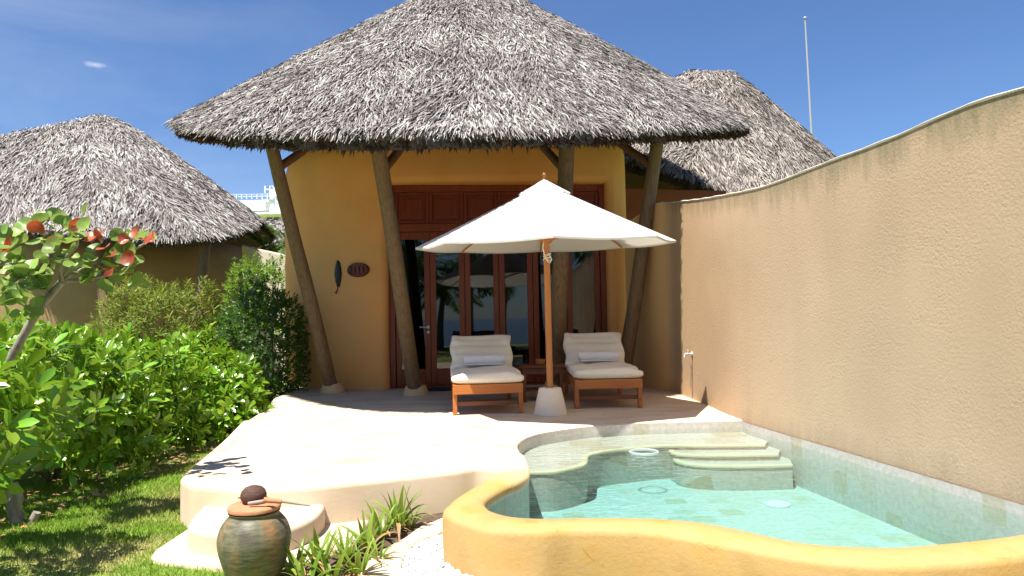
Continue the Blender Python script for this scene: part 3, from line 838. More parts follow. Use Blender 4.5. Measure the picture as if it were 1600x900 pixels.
obj('wall_face', mb, M['wall'], gw, smooth=50, attrs={'below_top': bt, 'bounce_tint': [min(1, max(0, (i - 69) / 2.0)) if i > 69 else .34 * min(1, max(0, (i - kB + 6) / (75 - kB))) for i in range(len(wpath)) for _ in range(k)]})  # painted bounce light grows towards the hut, full on the end section
mb = MB()
cr = []
for i in range(len(wpath)):
    b, h, q = wpath[i], ht[i] + .002, outn[i]
    wv = .006 * math.sin(i * 1.7)
    cr.append([(b[0] + q[0] * o_, b[1] + q[1] * o_, h + z_) for o_, z_ in ((-.006, -.006), (-.009, .005 + wv * .5), (.004, .013 + wv * .5), (.2, .014), (.208, .006), (.206, -.006))])
mb.loft(cr)
obj('coping', mb, M['coping'], gw, smooth=60)
# tap
tpnt = V(1082, 553, W1, W2)
tt = thing('wall_tap', 'small metal tap with thin pipe running down the tan wall', 'tap', tpnt)
wn2 = np.array([-1.0, -.05, 0])
b0 = tpnt + wn2 * .004
mb = MB().tube([b0, b0 + wn2 * .09], .012, 8); mb.tube([b0 + wn2 * .05, b0 + wn2 * .05 + np.array([0, 0, .045])], .007, 6)
mb.tube([b0 + wn2 * .05 + np.array([0, -.03, .045]), b0 + wn2 * .05 + np.array([0, .03, .045])], .006, 6)
mb.tube([b0 + wn2 * .085, b0 + wn2 * .095 + np.array([0, 0, -.04])], .010, 8)
mb.tube([b0, b0 + wn2 * .012], .028, 12)
obj('spout', mb, M['metal'], tt, smooth=40)
obj('pipe', MB().tube([b0 + wn2 * .006, np.array([b0[0], b0[1] + .03, .02]) + wn2 * .006], .006, 6), M['stick'], tt, smooth=40)

# ================================================================== MAIN HUT
DL, DR = G(610, 607), None
nrm_d = np.array([.082, -1.0, 0]); nrm_d /= np.linalg.norm(nrm_d)     # door faces the terrace, turned a little to the right
T = np.array([-nrm_d[1], nrm_d[0], 0]); Nin = -nrm_d
DL2 = DL + T
DR = V(950, 560, DL, DL2)
LD = float(np.dot(DR - DL, T))
ZT = float(V(780, 289, DL, DL2)[2])
ZTR0, ZTR1 = float(V(780, 349, DL, DL2)[2]), float(V(780, 361, DL, DL2)[2])
def D(s, w, z):
    q = DL + T * s + Nin * w
    return (q[0], q[1], z)
hut = thing('thatched_hut', 'ochre round villa with big grey thatched roof on leaning timber poles', 'hut', (-.7, 12, 0))
rr_ = .10
front = [(s, -.20 - .10 * math.sin(math.pi * min(max(s / LD, 0), 1))) for s in np.linspace(-rr_, LD + rr_, 26)]
rest = catmull([(LD + rr_, -.20), (LD + .24, -.13), (LD + .35, .05), (LD + .39, .4), (LD + .36, 1.2), (LD + .1, 2.2), (LD - .5, 3.1), (LD / 2, 3.6), (-.4, 3.6), (-1.5, 3.2), (-1.95, 2.5), (-1.90, 1.7), (-1.6, .9), (-1.1, .32), (-.55, -.05), (-.25, -.17), (-rr_, -.20)], 74)[1:-1]
plan = np.array(front + [tuple(q) for q in rest])
cen = plan.mean(0)
lev = [0, .4, 1.0, 1.8, 2.5, ZT + rr_, 3.2, 3.45, 3.62, 3.76, 3.86, 3.92, 3.95]
lev = sorted(set(round(float(z), 4) for z in lev)); zk = lev.index(round(ZT + rr_, 4))
mb = MB(); npn = len(plan)
for z in lev:
    sh = 0 if z < 3.4 else .55 * (1 - math.sqrt(max(0, 1 - ((z - 3.4) / .56) ** 2)))
    flare = .0 + .02 * z / 3
    q = plan + (plan - cen) / np.linalg.norm(plan - cen, axis=1, keepdims=True) * (flare * 0 - sh)
    mb.v += [D(a, b, z) for a, b in q]
for k in range(len(lev) - 1):
    for i in range(npn):
        if i < 25 and k < zk: continue
        a, b = k * npn + i, k * npn + (i + 1) % npn
        mb.f.append((a, b, b + npn, a + npn))
mb.f.append(tuple((len(lev) - 1) * npn + i for i in range(npn)))
# rounded reveal round the door opening
rings = []
for k in range(6):
    a = k / 5 * math.pi / 2; off = rr_ * (1 - math.sin(a)); dep = rr_ * (1 - math.cos(a))
    line = []
    for z in (0, .5, 1.0, 1.5, 2.0, 2.5): line.append(D(-off, -.20 + dep, z))
    for s in np.linspace(-off, LD + off, 26):
        fr_ = min(max(s / LD, 0), 1); line.append(D(s, -.20 - .10 * math.sin(math.pi * fr_) + dep, ZT + off))
    for z in (2.5, 2.0, 1.5, 1.0, .5, 0): line.append(D(LD + off, -.20 + dep, z))
    rings.append(line)
line = [D(q, .03, z) for q, z in ([(0, z) for z in (0, .5, 1, 1.5, 2, 2.5)] + [(s, ZT) for s in np.linspace(0, LD, 26)] + [(LD, z) for z in (2.5, 2, 1.5, 1, .5, 0)])]
rings.append(line)
mb.loft(rings, caps=False, closed=False)
obj('wall', mb, M['ochre'], hut, smooth=50)
# dim room behind the glass
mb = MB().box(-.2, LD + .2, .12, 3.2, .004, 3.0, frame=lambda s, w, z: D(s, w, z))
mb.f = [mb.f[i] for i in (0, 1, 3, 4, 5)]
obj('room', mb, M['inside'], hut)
mb = MB(); rws = []
for z in (.05, 2.35): rws.append([D(LD - .95 + i * .012, .55 + .035 * math.sin(i * .75), z) for i in range(70)])
mb.loft(rws, caps=False, closed=False)
obj('curtain', mb, M['curtain'], hut, smooth=180)
# joinery
fd = lambda s, w, z: D(s, w, z)
mb = MB()
mb.box(.002, .085, -.03, .10, 0, ZT - .002, fd); mb.box(LD - .085, LD - .002, -.03, .10, 0, ZT - .002, fd)
mb.box(.087, LD - .087, -.03, .10, ZT - .10, ZT - .003, fd); mb.box(.087, LD - .087, -.04, .10, ZTR1, ZTR0, fd)
mb.box(.087, LD - .087, -.02, .10, .003, .03, fd)
obj('door_frame', mb, M['mahogany'], hut, bevel=.006)
nL = 6; bw = (LD - .18) / nL
for i in range(nL):
    a, b = .09 + i * bw, .09 + (i + 1) * bw
    mb = MB(); z0, z1 = ZTR0 + .003, ZT - .103
    mb.box(a + .002, a + .05, -.012, .06, z0, z1, fd); mb.box(b - .05, b - .002, -.012, .06, z0, z1, fd)
    mb.box(a + .052, b - .052, -.012, .06, z0, z0 + .05, fd); mb.box(a + .052, b - .052, -.012, .06, z1 - .05, z1, fd)
    mb.box(a + .052, b - .052, .015, .05, z0 + .05, z1 - .05, fd); mb.box(a + .10, b - .10, .002, .04, z0 + .10, z1 - .10, fd)
    obj('transom_panel', mb, M['mahogany_panel'], hut, bevel=.006)
for i in range(nL):
    a, b = .09 + i * bw, .09 + (i + 1) * bw
    z0, z1 = .034, ZTR1 - .004; sw = .085
    mb = MB()
    mb.box(a + .003, a + sw, .0, .05, z0, z1, fd); mb.box(b - sw, b - .003, .0, .05, z0, z1, fd)
    mb.box(a + sw + .001, b - sw - .001, .0, .05, z0, z0 + .24, fd); mb.box(a + sw + .001, b - sw - .001, .0, .05, z1 - .11, z1, fd)
    d = obj('door', mb, M['mahogany'], hut, bevel=.006)
    pm = MB().box(a + sw - .01, b - sw + .01, .022, .028, z0 + .23, z1 - .10, fd)
    obj('pane', pm, M['glass'], d, local=True)
    if i == 0:
        hm = MB(); c = np.array(D(b - sw / 2 + .005, -.002, 1.0 - (513 - 499) / 108.0 + .02))
        q = -Nin
        hm.tube([c, c + q * .05], .009, 8); hm.tube([c + q * .05, c + q * .05 - T * .13], .008, 8)
        hm.tube([c, c + q * .008], .024, 14); hm.tube([c - np.array([0, 0, .075]), c - np.array([0, 0, .075]) + q * .012], .022, 14)
        obj('handle', hm, M['metal'], d, smooth=40, local=True)
# small pale stops at the foot of the glass
# roof
def ev(px, py, d): return P(px, py, d)
eave = [ev(279, 188, 9.7), ev(298, 195, 8.7), ev(338, 200, 7.9), ev(400, 204, 7.2), ev(500, 206, 6.85), ev(600, 206, 6.78), ev(700, 204, 6.92), ev(800, 203, 7.2), ev(870, 202, 7.45), ev(950, 201, 7.85), ev(1050, 198, 8.6), ev(1115, 195, 9.4), ev(1156, 192, 10.4), ev(1166, 188, 11.4)]
top = P(735, -24, 12.3)
tl, tr = top + np.array([-.12, 0, 0]), top + np.array([.12, .05, 0])
eave += [np.array([3.95, 12.6, 4.35]), np.array([3.4, 14.0, 4.75]), np.array([1.2, 15.2, 5.0]), np.array([-1.8, 15.0, 5.0]), np.array([-4.0, 13.4, 4.6]), np.array([-4.75, 11.4, 4.12])]
def apx_main(e):
    t = min(max((e[0] + 2.5) / 5.0, 0), 1); return tl + (tr - tl) * t
make_thatch(hut, eave, apx_main, 170000, M['thatch'], eps=.06, bulge=.0, fringe=9000)
# poles, plinths and braces
poles = [((520, 613), (421, 214, 8.6), .088), ((650, 617), (589, 214, 8.05), .095), ((868, 610), (886, 208, 8.6), .105), ((972, 607), (1030, 202, 9.4), .095)]
braces = [((440, 262), (505, 214), .055), ((607, 268), (642, 212), .055), ((878, 268), (833, 212), .055), ((1016, 262), (955, 214), .06)]
for (bx, by), (tx, ty, td), r in poles:
    b = G(bx, by); t = P(tx, ty, td)
    t = t + (t - b) * (.02 if bx > 900 else .06)
    pth = [b + (t - b) * k + np.array([.006 * math.sin(k * 9 + bx), 0, 0]) for k in np.linspace(0.015, 1, 14)]
    mb = MB().tube(pth, [r * (1.08 - .16 * k) * (1 + .02 * math.sin(k * 21 + bx)) for k in np.linspace(0, 1, 14)], 16, wob=.015)
    po = obj('pillar', mb, M['pole'], hut, smooth=60)
    dirp = (t - b) / np.linalg.norm(t - b)
    mb = MB().lathe([(.175, -.002), (.172, .02), (.16, .06), (.145, .105), (.13, .125), (.10, .13)], 24, (b[0], b[1], 0))
    o = obj('plinth', mb, M['plinth'], po, smooth=50, local=True)
for (x0, y0), (x1, y1), r in braces:
    k = braces.index(((x0, y0), (x1, y1), r))
    (bx, by), (tx, ty, td), pr = poles[k]
    b = G(bx, by); t = P(tx, ty, td)
    # foot of the brace sits on its pole
    dd = [np.linalg.norm(np.cross(ray(x0, y0) / np.linalg.norm(ray(x0, y0)), b + (t - b) * q - CAM)) for q in np.linspace(.5, 1.0, 60)]
    q = np.linspace(.5, 1.0, 60)[int(np.argmin(dd))]
    foot = b + (t - b) * q
    head = P(x1, y1, foot[1] + .55); head = head + (head - foot) * .35
    obj('brace', MB().tube([foot, (foot + head) / 2, head], [r, r * .95, r * .9], 12), M['brace'], hut, smooth=60)

# things on the hut's wall
def on_hut(px, py):
    best = None
    for i in range(len(plan)):
        a, b = np.array(D(*plan[i], 0)), np.array(D(*plan[(i + 1) % len(plan)], 0))
        q = V(px, py, a, b); t = np.dot((q - a)[:2], (b - a)[:2]) / np.dot((b - a)[:2], (b - a)[:2])
        if -.001 <= t <= 1.001 and q[1] > 1 and (best is None or q[1] < best[0][1]):
            best = (q, norm(((b - a) * np.array([1, 1, 0]))[None])[0])
    q, t = best
    if t[0] < 0: t = -t
    return q, t, np.array([t[1], -t[0], 0])
sp, tw, nw = on_hut(560, 422)
def on_wall(c, a, z, o, tw=None, nw=None):
    tw = globals()['tw'] if tw is None else tw; nw = globals()['nw'] if nw is None else nw
    q = c + tw * a + nw * o; return (q[0], q[1], c[2] + z)
sg = thing('number_sign', 'oval dark red wooden sign carved with 2111 on ochre wall', 'sign', sp)
ring = lambda k, o: [on_wall(sp, .18 * k * math.cos(a), .105 * k * math.sin(a), o) for a in np.linspace(0, 6.283, 40, endpoint=False)]
obj('board', MB().loft([ring(1, -.06), ring(1, .028), ring(.96, .035), ring(.90, .035), ring(.88, .030)]), M['sign_wood'], sg, smooth=40)
fc = bpy.data.curves.new('figures', 'FONT'); fc.body = '2111'; fc.size = .15; fc.extrude = .003; fc.align_x = 'CENTER'; fc.align_y = 'CENTER'
fo = text_mesh('lettering', fc, M['sign_ink']); fo.parent = sg
fo.matrix_local = Matrix(((tw[0], 0, -0 + nw[0], nw[0] * .034), (tw[1], 0, nw[1], nw[1] * .034), (0, 1, 0, 0), (0, 0, 0, 1)))
lf, tw, nw = on_hut(529, 428)
lo = thing('leaf_plaque', 'black leaf shaped wall ornament left of the oval sign', 'ornament', lf)
pts = []
for i in range(24):
    a = i / 24 * 2 * math.pi; z = .20 * math.cos(a); x = .062 * math.sin(a) * (1 - .25 * abs(math.cos(a)))
    pts.append((x, z))
rg = lambda k, o: [on_wall(lf, x * k, z * (k if k > .5 else k), o) for x, z in pts]
mb = MB().loft([rg(1, -.05), rg(1, .02), rg(.85, .03), rg(.3, .038)])
obj('blade', mb, M['black_metal'], lo, smooth=60)
obj('stalk', MB().tube([on_wall(lf, 0, -.18, .02), on_wall(lf, .005, -.23, .03), on_wall(lf, -.02, -.27, .03), on_wall(lf, -.03, -.285, .03)], [.008, .007, .012, .018], 8), M['black_metal'], lo, smooth=60)
# door mat and spike light by the wall
dm = G(690, 608)
mt = MB(); a0 = np.array(D(.5, -.62, 0)); 
mt.box(.38, 1.15, -.62, -.2, .003, .018, fd)
tag(obj('door_mat', mt, M['dark_mat'], bevel=.004), 'dark navy mat on the paving at the door with the handle', 'mat')
sk_ = G(584, 609)
tag(obj('hose_stake', MB().tube([sk_, sk_ + np.array([.02, 0, .07]), sk_ + np.array([.055, .01, .13])], [.006, .006, .012], 7), M['black_metal'], smooth=60), 'thin dark stake leaning at the foot of the ochre wall', 'stake')

# ================================================================== OTHER HUTS
lh = thing('thatched_hut', 'neighbouring round hut on the left with low grey thatch beyond hedge', 'hut', (-10.4, 17.6, GRASS))
e2 = [P(402, 340, 17.4), P(393, 352, 16.2), P(357, 364, 15.0), P(300, 371, 14.1), P(240, 371, 13.7), P(170, 366, 13.5), P(90, 360, 13.5), P(0, 351, 13.7), P(-100, 346, 14.3), P(-230, 330, 15.6), P(-330, 318, 18.0)]
e2 += [np.array([-17.5, 21.5, 3.5]), np.array([-13.5, 23.0, 3.5]), np.array([-9.5, 22.5, 3.5]), np.array([-7.0, 20.4, 3.5])]
t2, t2b = P(152, 184, 18.2), P(-130, 240, 18.2)
def apx2(e):
    t = min(max((-9.0 - e[0]) / 6.0, 0), 1); return t2 + (t2b - t2) * t
make_thatch(lh, e2, apx2, 90000, M['thatch'], eps=.17, bulge=.04, slen=(.14, .30), swid=(.014, .029), fringe=6000)
mb = MB().lathe([(3.55, -.3), (3.6, 1.0), (3.6, 2.2), (3.5, 2.6), (3.3, 2.9), (2.6, 3.1)], 60, (-10.05, 17.6, 0))
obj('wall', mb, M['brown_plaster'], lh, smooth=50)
b_, t_ = P(312, 470, 14.2), P(322, 365, 14.6)
obj('pillar', MB().tube([b_ + (b_ - t_) * .8, b_, t_ - (t_ - b_) * .02], .11, 12), M['pole'], lh, smooth=60)
b_, t_ = P(165, 480, 13.8), P(150, 365, 14.0)
obj('pillar', MB().tube([b_ + (b_ - t_) * .8, b_, t_ - (t_ - b_) * .02], .11, 12), M['pole'], lh, smooth=60)

rh = thing('thatched_hut', 'brown thatched roofed hut rising behind the garden wall on the right', 'hut', (5.4, 18.5, GRASS))
e3 = [P(905, 232, 15.6), P(960, 244, 14.9), P(1000, 254, 14.5), P(1060, 271, 14.2), P(1110, 288, 14.1), P(1170, 306, 14.3), P(1240, 302, 14.9), P(1300, 292, 16.0), P(1338, 278, 17.6)]
e3 += [np.array([9.6, 20.5, 4.2]), np.array([7.8, 22.6, 4.3]), np.array([5.2, 23.2, 4.3]), np.array([2.8, 22, 4.3]), np.array([1.4, 19.6, 4.3]), np.array([1.2, 17.4, 4.25])]
t3a, t3b = P(1092, 112, 18.6), P(1128, 112, 18.4)
def apx3(e):
    t = min(max((e[0] - 2.5) / 5.0, 0), 1); return t3a + (t3b - t3a) * t
make_thatch(rh, e3, apx3, 60000, M['thatch_new'], eps=.10, bulge=.05, slen=(.15, .32), swid=(.015, .032), fringe=5500, thick=.32)
mb = MB().lathe([(3.0, -.3), (3.0, 3.2), (2.9, 3.7), (2.5, 4.0)], 48, (5.6, 18.6, 0))
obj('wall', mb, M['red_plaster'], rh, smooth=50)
# red-brown link wall between the main hut and the right-hand hut
lw0, lw1 = P(960, 293, 12.6), P(1135, 298, 13.2)
mb = MB()
pa = [lw0, lw0 * .5 + lw1 * .5, lw1]
mb.loft([[(p[0], p[1], -.3), (p[0], p[1], p[2] - .04), (p[0], p[1] + .03, p[2]), (p[0], p[1] + .22, p[2]), (p[0], p[1] + .22, -.3)] for p in pa])
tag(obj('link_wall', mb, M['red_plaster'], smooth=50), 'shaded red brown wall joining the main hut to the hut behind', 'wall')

# pale garden wall left of the main hut, far grey hut, hotel
a_, b_ = P(378, 381, 16.1), P(396, 387, 16.0); c_ = P(470, 403, 15.6)
mb = MB(); rr = []
for p in catmull([a_, b_, P(415, 391, 15.9), c_], 14):
    rr.append([(p[0], p[1], -.3), (p[0], p[1], p[2] - .03), (p[0], p[1] + .05, p[2]), (p[0], p[1] + .25, p[2]), (p[0], p[1] + .28, -.3)])
mb.loft(rr)
tag(obj('boundary_wall', mb, M['coping'], smooth=50), 'pale plastered boundary wall glimpsed below palms beside the left hut', 'wall')
fh = thing('thatched_hut', 'small distant grey thatched roof below the white hotel', 'hut', (-11.5, 34, GRASS))
cf = P(436, 350, 34); ef = []
for i in range(14):
    a = i / 14 * 2 * math.pi; ef.append(np.array([cf[0] + 2.6 * math.cos(a), 34 + 2.6 * math.sin(a), P(436, 378, 32)[2]]))
make_thatch(fh, ef, lambda e: P(436, 346, 34), 5000, M['thatch'], slen=(.3, .6), swid=(.04, .09), fringe=700, Mres=80)
obj('wall', MB().lathe([(1.9, GRASS), (1.9, P(436, 374, 34)[2])], 24, (cf[0], 34, 0)), M['ochre'], fh, smooth=50)

ho = thing('hotel_building', 'distant white hotel block with roof letters behind the left leaning pole', 'building', (-32, 90, GRASS))
def hb(mb, x0, x1, y0, y1, d0, d1):
    a, b = P(x0, y1, d0), P(x1, y0, d0)
    return mb.box(a[0], b[0], d0, d1, a[2], b[2])
mb = hb(MB(), 340, 470, 311, 330, 92, 104); obj('upper_floor', mb, M['hotel_grey'], ho)
mb = hb(MB(), 421, 480, 294, 330, 90.5, 102); obj('stair_tower', mb, M['hotel'], ho)
mb = hb(MB(), 340, 500, 329, 336, 89, 104); obj('parapet', mb, M['hotel'], ho)
a = P(340, 336, 92); b = P(500, 430, 92)
obj('lower_floor', MB().box(a[0], P(500, 336, 92)[0], 92, 104, GRASS, a[2]), M['hotel'], ho)
for x0, x1 in ((417, 436), (441, 460)):
    w_ = obj('window', hb(MB(), x0, x1, 337, 349, 91.8, 91.95), M['hotel_glass'], ho)
    mb = MB(); hb(mb, (x0 + x1) / 2 - .7, (x0 + x1) / 2 + .7, 337, 349, 91.7, 91.79); obj('mullion', mb, M['hotel'], w_, local=True)
mb = MB()
for x in range(345, 421, 8): hb(mb, x, x + .8, 303, 311, 93, 93.1)
hb(mb, 345, 421, 303, 304, 93.12, 93.2); hb(mb, 345, 421, 306.5, 307.1, 93.12, 93.2)
obj('railing', mb, M['hotel'], ho)
dsh = P(415, 313, 91.5)
mb = MB().lathe([(.02, -.25), (.3, -.2), (.45, -.05), (.5, .1)], 16, (dsh[0], 91.5, dsh[2])); mb.tube([(dsh[0], 91.5, dsh[2] - .8), (dsh[0], 91.5, dsh[2] - .2)], .08, 6)
obj('satellite_dish', mb, M['hotel'], ho, smooth=50)
fc = bpy.data.curves.new('roof_letters', 'FONT'); fc.body = 'HY'; fc.size = 1.35; fc.extrude = .08
fo = text_mesh('lettering', fc, M['hotel']); fo.parent = ho
lp_ = P(412, 301.5, 90) - np.array([-32, 90, GRASS]); fo.location = tuple(lp_); fo.rotation_euler = (math.pi / 2, 0, 0)

# flag pole
fp = thing('flagpole', 'slim white flagpole standing behind the brown thatched hut', 'flagpole', (*P(1270, 240, 30)[:2], GRASS))
q = P(1269, 225, 30); q2 = P(1258, 31, 30)
obj('mast', MB().tube([(q[0], 30, GRASS), (q[0], 30, q[2]), ((q[0] * .4 + q2[0] * .6), 30, q[2] * .4 + q2[2] * .6), (q2[0], 30, q2[2])], [.055, .05, .042, .034], 10), M['grey_metal'], fp, smooth=60)
obj('finial', MB().lathe([(.03, 0), (.06, .04), (.075, .08), (.05, .13), (.02, .15)], 12, (q2[0], 30, q2[2])), M['grey_metal'], fp, smooth=60)

# ================================================================== UMBRELLA
ub = G(860, 640)
UX, UY = float(P(857, 500, 7.32)[0]), 7.32
um = thing('parasol', 'white canvas parasol on teak pole with pale conical base', 'parasol', (UX, UY, 0))
obj('base', MB().lathe([(.172, .002), (.170, .02), (.148, .13), (.118, .262), (.110, .274), (.06, .276)], 40, (UX, UY, 0)), M['concrete'], um, smooth=50)
ZA, ZR, RU = 2.40, 1.765, 1.36
tilt = Matrix.Rotation(math.radians(2.9), 3, 'X') @ Matrix.Rotation(math.radians(-.5), 3, 'Y')
def tl_(p):
    c = Vector((0, 0, ZR)); q = tilt @ (Vector(p) - c) + c
    return (q.x + UX - .01, q.y + UY, q.z)
pole_top = tl_((0, 0, ZA + .03))
obj('pole', MB().tube([(UX, UY, .26), (UX - .004, UY, 1.5), pole_top], [.034, .034, .028], 14), M['teak_pole'], um, smooth=60)
prof_r = np.linspace(0.02, 1, 12)
def canopy_pt(a, k, r0=RU, z0=ZR, z1=ZA):
    seg = 2 * math.pi / 8; f_ = (a % seg) / seg
    rad = r0 * math.cos(seg / 2) / math.cos((f_ - .5) * seg)
    sag = .028 * math.sin(math.pi * f_) * k
    z = z1 + (z0 - z1) * (k ** .97) - sag * .6
    return tl_((rad * k * math.cos(a), rad * k * math.sin(a), z))
angs = np.linspace(0, 2 * math.pi, 96, endpoint=False)
top_r = [[canopy_pt(a, k) for a in angs] for k in prof_r]
low_r = [[(q[0], q[1], q[2] - .006) for q in r] for r in top_r[::-1]]
hem = [[(q[0], q[1], q[2] - .022) for q in top_r[-1]]]
obj('canopy', MB().loft(top_r + hem + low_r, caps=False), M['canopy'], um, smooth=25)
vr = [[canopy_pt(a, k, .27, ZA - .105, ZA + .045) for a in angs] for k in np.linspace(.03, 1, 6)]
vl = [[(q[0], q[1], q[2] - .02) for q in r] for r in vr[::-1]]
obj('vent_cap', MB().loft(vr + vl, caps=False), M['canopy'], um, smooth=25)
obj('finial', MB().lathe([(.010, 0), (.012, .02), (.019, .032), (.021, .044), (.014, .058), (.004, .064)], 14, (pole_top[0], pole_top[1], pole_top[2] + .015)), M['teak_pole'], um, smooth=60)
for k in range(8):
    a = k * math.pi / 4
    pth = [tl_((RU * t * math.cos(a), RU * t * math.sin(a), ZA + (ZR - ZA) * t ** .97 - .028)) for t in (.04, .35, .7, .975)]
    rb = obj('rib', MB().tube(pth, .010, 6), M['teak_pole'], um, smooth=60)
    obj('strut', MB().tube([tl_((.04 * math.cos(a), .04 * math.sin(a), 1.80)), tl_((RU * .55 * math.cos(a), RU * .55 * math.sin(a), ZA + (ZR - ZA) * .55 - .05))], .009, 6), M['teak_pole'], rb, smooth=60, local=True)
obj('runner', MB().lathe([(.036, 0), (.065, .015), (.065, .06), (.036, .075)], 16, (UX - .006, UY, 1.77)), M['teak_pole'], um, smooth=50)
mb = MB()
for k in range(3):
    hz = 1.60 + k * .028
    mb.tube([(UX + .038 * math.cos(a), UY + .038 * math.sin(a), hz + .012 * math.sin(a * 2 + k)) for a in np.linspace(0, 2 * math.pi, 16)], .006, 5)
mb.tube([(UX - .03, UY - .035, 1.80), (UX - .045, UY - .04, 1.72), (UX - .02, UY - .045, 1.62), (UX + .01, UY - .05, 1.57)], .006, 5)
mb.tube([(UX + .01, UY - .045, 1.66), (UX + .045, UY - .05, 1.60), (UX + .02, UY - .05, 1.56)], .006, 5)
obj('rope', mb, M['rope'], um, smooth=60)

# ================================================================== LOUNGERS (built at the origin: foot end at y = 0, head towards +y)
def lounger(label):
    t = thing('sun_lounger', label, 'sun lounger', (0, 0, 0), 'teak sun loungers on the terrace')
    W = .365; L = 1.62; ZF0, ZF1 = .215, .315
    mb = MB()
    mb.box(-W, W, 0, .035, ZF0, ZF1); mb.box(-W, W, L - .035, L, ZF0, ZF1)
    mb.box(-W, -W + .035, .037, L - .037, ZF0, ZF1); mb.box(W - .035, W, .037, L - .037, ZF0, ZF1)
    for i in range(11):
        y = .06 + i * .088; mb.box(-W + .037, W - .037, y, y + .07, ZF1 - .024, ZF1 - .004)
    obj('frame', mb, M['teak'], t, bevel=.004)
    mb = MB()
    ca, sa = math.cos(math.radians(42)), math.sin(math.radians(42))
    for i in range(6):
        q = .03 + i * .088
        v = []
        for x in (-W + .045, W - .045):
            for a, b in ((q, 0), (q + .07, 0), (q + .07, -.02), (q, -.02)):
                v.append((x, 1.06 + a * ca - b * sa, ZF1 + .005 + a * sa + b * ca))
        mb.add(v, [(0, 1, 2, 3), (7, 6, 5, 4), (0, 4, 5, 1), (1, 5, 6, 2), (2, 6, 7, 3), (3, 7, 4, 0)])
    obj('backrest', mb, M['teak'], t, bevel=.003)
    for x in (-W, W - .04):
        for y in (.04, L - .22):
            obj('leg', MB().box(x - .003, x + .043, y, y + .06, 0, ZF0 + .06), M['teak'], t, bevel=.004)
    mb = MB().box(-W + .045, W - .045, .055, .085, .09, .135)
    obj('stretcher', mb, M['dark_teak'], t, bevel=.003)
    # cushion: rounded section swept along seat and back
    th = .108; SEAT, TOT = 1.03, 1.68
    path = []
    for s in np.linspace(0, 1, 60):
        d = s * TOT
        if d < SEAT: path.append((d - .01, ZF1 + .004, 0.0, d))
        else:
            k = min(1, (d - SEAT) / .12); ang = math.radians(42) * k
            p = path[-1]; st = TOT / 59
            path.append((p[0] + st * math.cos(ang), p[1] + st * math.sin(ang), ang, d))
    rings = []
    for (y, z, ang, d) in path:
        e = min(1, d / .05, (TOT - d) / .05); rnd = .35 + .65 * math.sqrt(max(0, 1 - (1 - e) ** 2))
        tuft = 1 - .10 * max(0, math.cos((d % .25) / .25 * 2 * math.pi)) ** 6 - (.22 if abs(d - SEAT - .05) < .05 else 0)
        if d > SEAT + .08: tuft *= 1 - .09 * math.sin(d * 52)
        ring = []
        for k in range(40):
            a = k / 40 * 2 * math.pi
            cx = math.copysign(abs(math.cos(a)) ** .28, math.cos(a)); cz = math.copysign(abs(math.sin(a)) ** .5, math.sin(a))
            x = cx * (W + .005 + .012 * math.sin(d * 19 + 1.3 * math.copysign(1, cx))) * (.93 + .07 * rnd)
            h = th * .5 * (1 + cz * tuft * rnd) + (.013 * math.sin(x * 9 + d * 7) + .009 * math.sin(x * 17 - d * 11) + .006 * math.sin(x * 31 + d * 23)) * (1 if cz > .3 else 0)
            ring.append((x, y - math.sin(ang) * h, z + math.cos(ang) * h))
        rings.append(ring)
    obj('cushion', MB().loft(rings), M['fabric'], t, smooth=180)
    return t
LO1 = lounger('sun lounger left of the parasol, its cushion corner in sunlight')
LO2 = copy_tree(LO1)
LO2['label'] = 'sun lounger right of the parasol, nearer the tan garden wall'
f1 = (G(711, 651) + G(815, 646)) / 2; f2 = (G(901, 641) + G(1003, 637)) / 2
LO1.location = (f1[0], f1[1], .004); LO1.rotation_euler = (0, 0, math.radians(5.5))
LO2.location = (f2[0], f2[1], .004); LO2.rotation_euler = (0, 0, math.radians(0.5))
def towel():
    mb = MB()
    rings = []
    for x in np.linspace(-.235, .235, 16):
        rings.append([(x, .062 * (1 + .03 * math.sin(x * 30 + k)) * math.cos(k / 20 * 6.283), .055 * (1 + .03 * math.sin(x * 21 + k)) * math.sin(k / 20 * 6.283)) for k in range(20)])
    mb.loft(rings)
    sp_ = [(.05 * (1 - i / 40) * math.cos(i * .5), .045 * (1 - i / 40) * math.sin(i * .5)) for i in range(36)]
    for s in (-1, 1): mb.tube([(s * .236, a, b) for a, b in sp_], .006, 4)
    mb.box(-.22, .22, -.075, -.02, -.058, -.045)
    return obj('rolled_towel', mb, M['towel'], smooth=60)
tw1 = towel(); tw2 = tw1.copy(); COL.objects.link(tw2)
for o, L_, lab in ((tw1, LO1, 'rolled white towel on the lounger left of the parasol'), (tw2, LO2, 'rolled white towel on the lounger right of the parasol')):
    tag(o, lab, 'towel', 'rolled white towels')
    r = L_.rotation_euler.z; y = .99; x = .02
    o.location = (L_.location.x + x * math.cos(r) - y * math.sin(r), L_.location.y + x * math.sin(r) + y * math.cos(r), .518)
    o.rotation_euler = (0, 0, r + math.radians(-3))
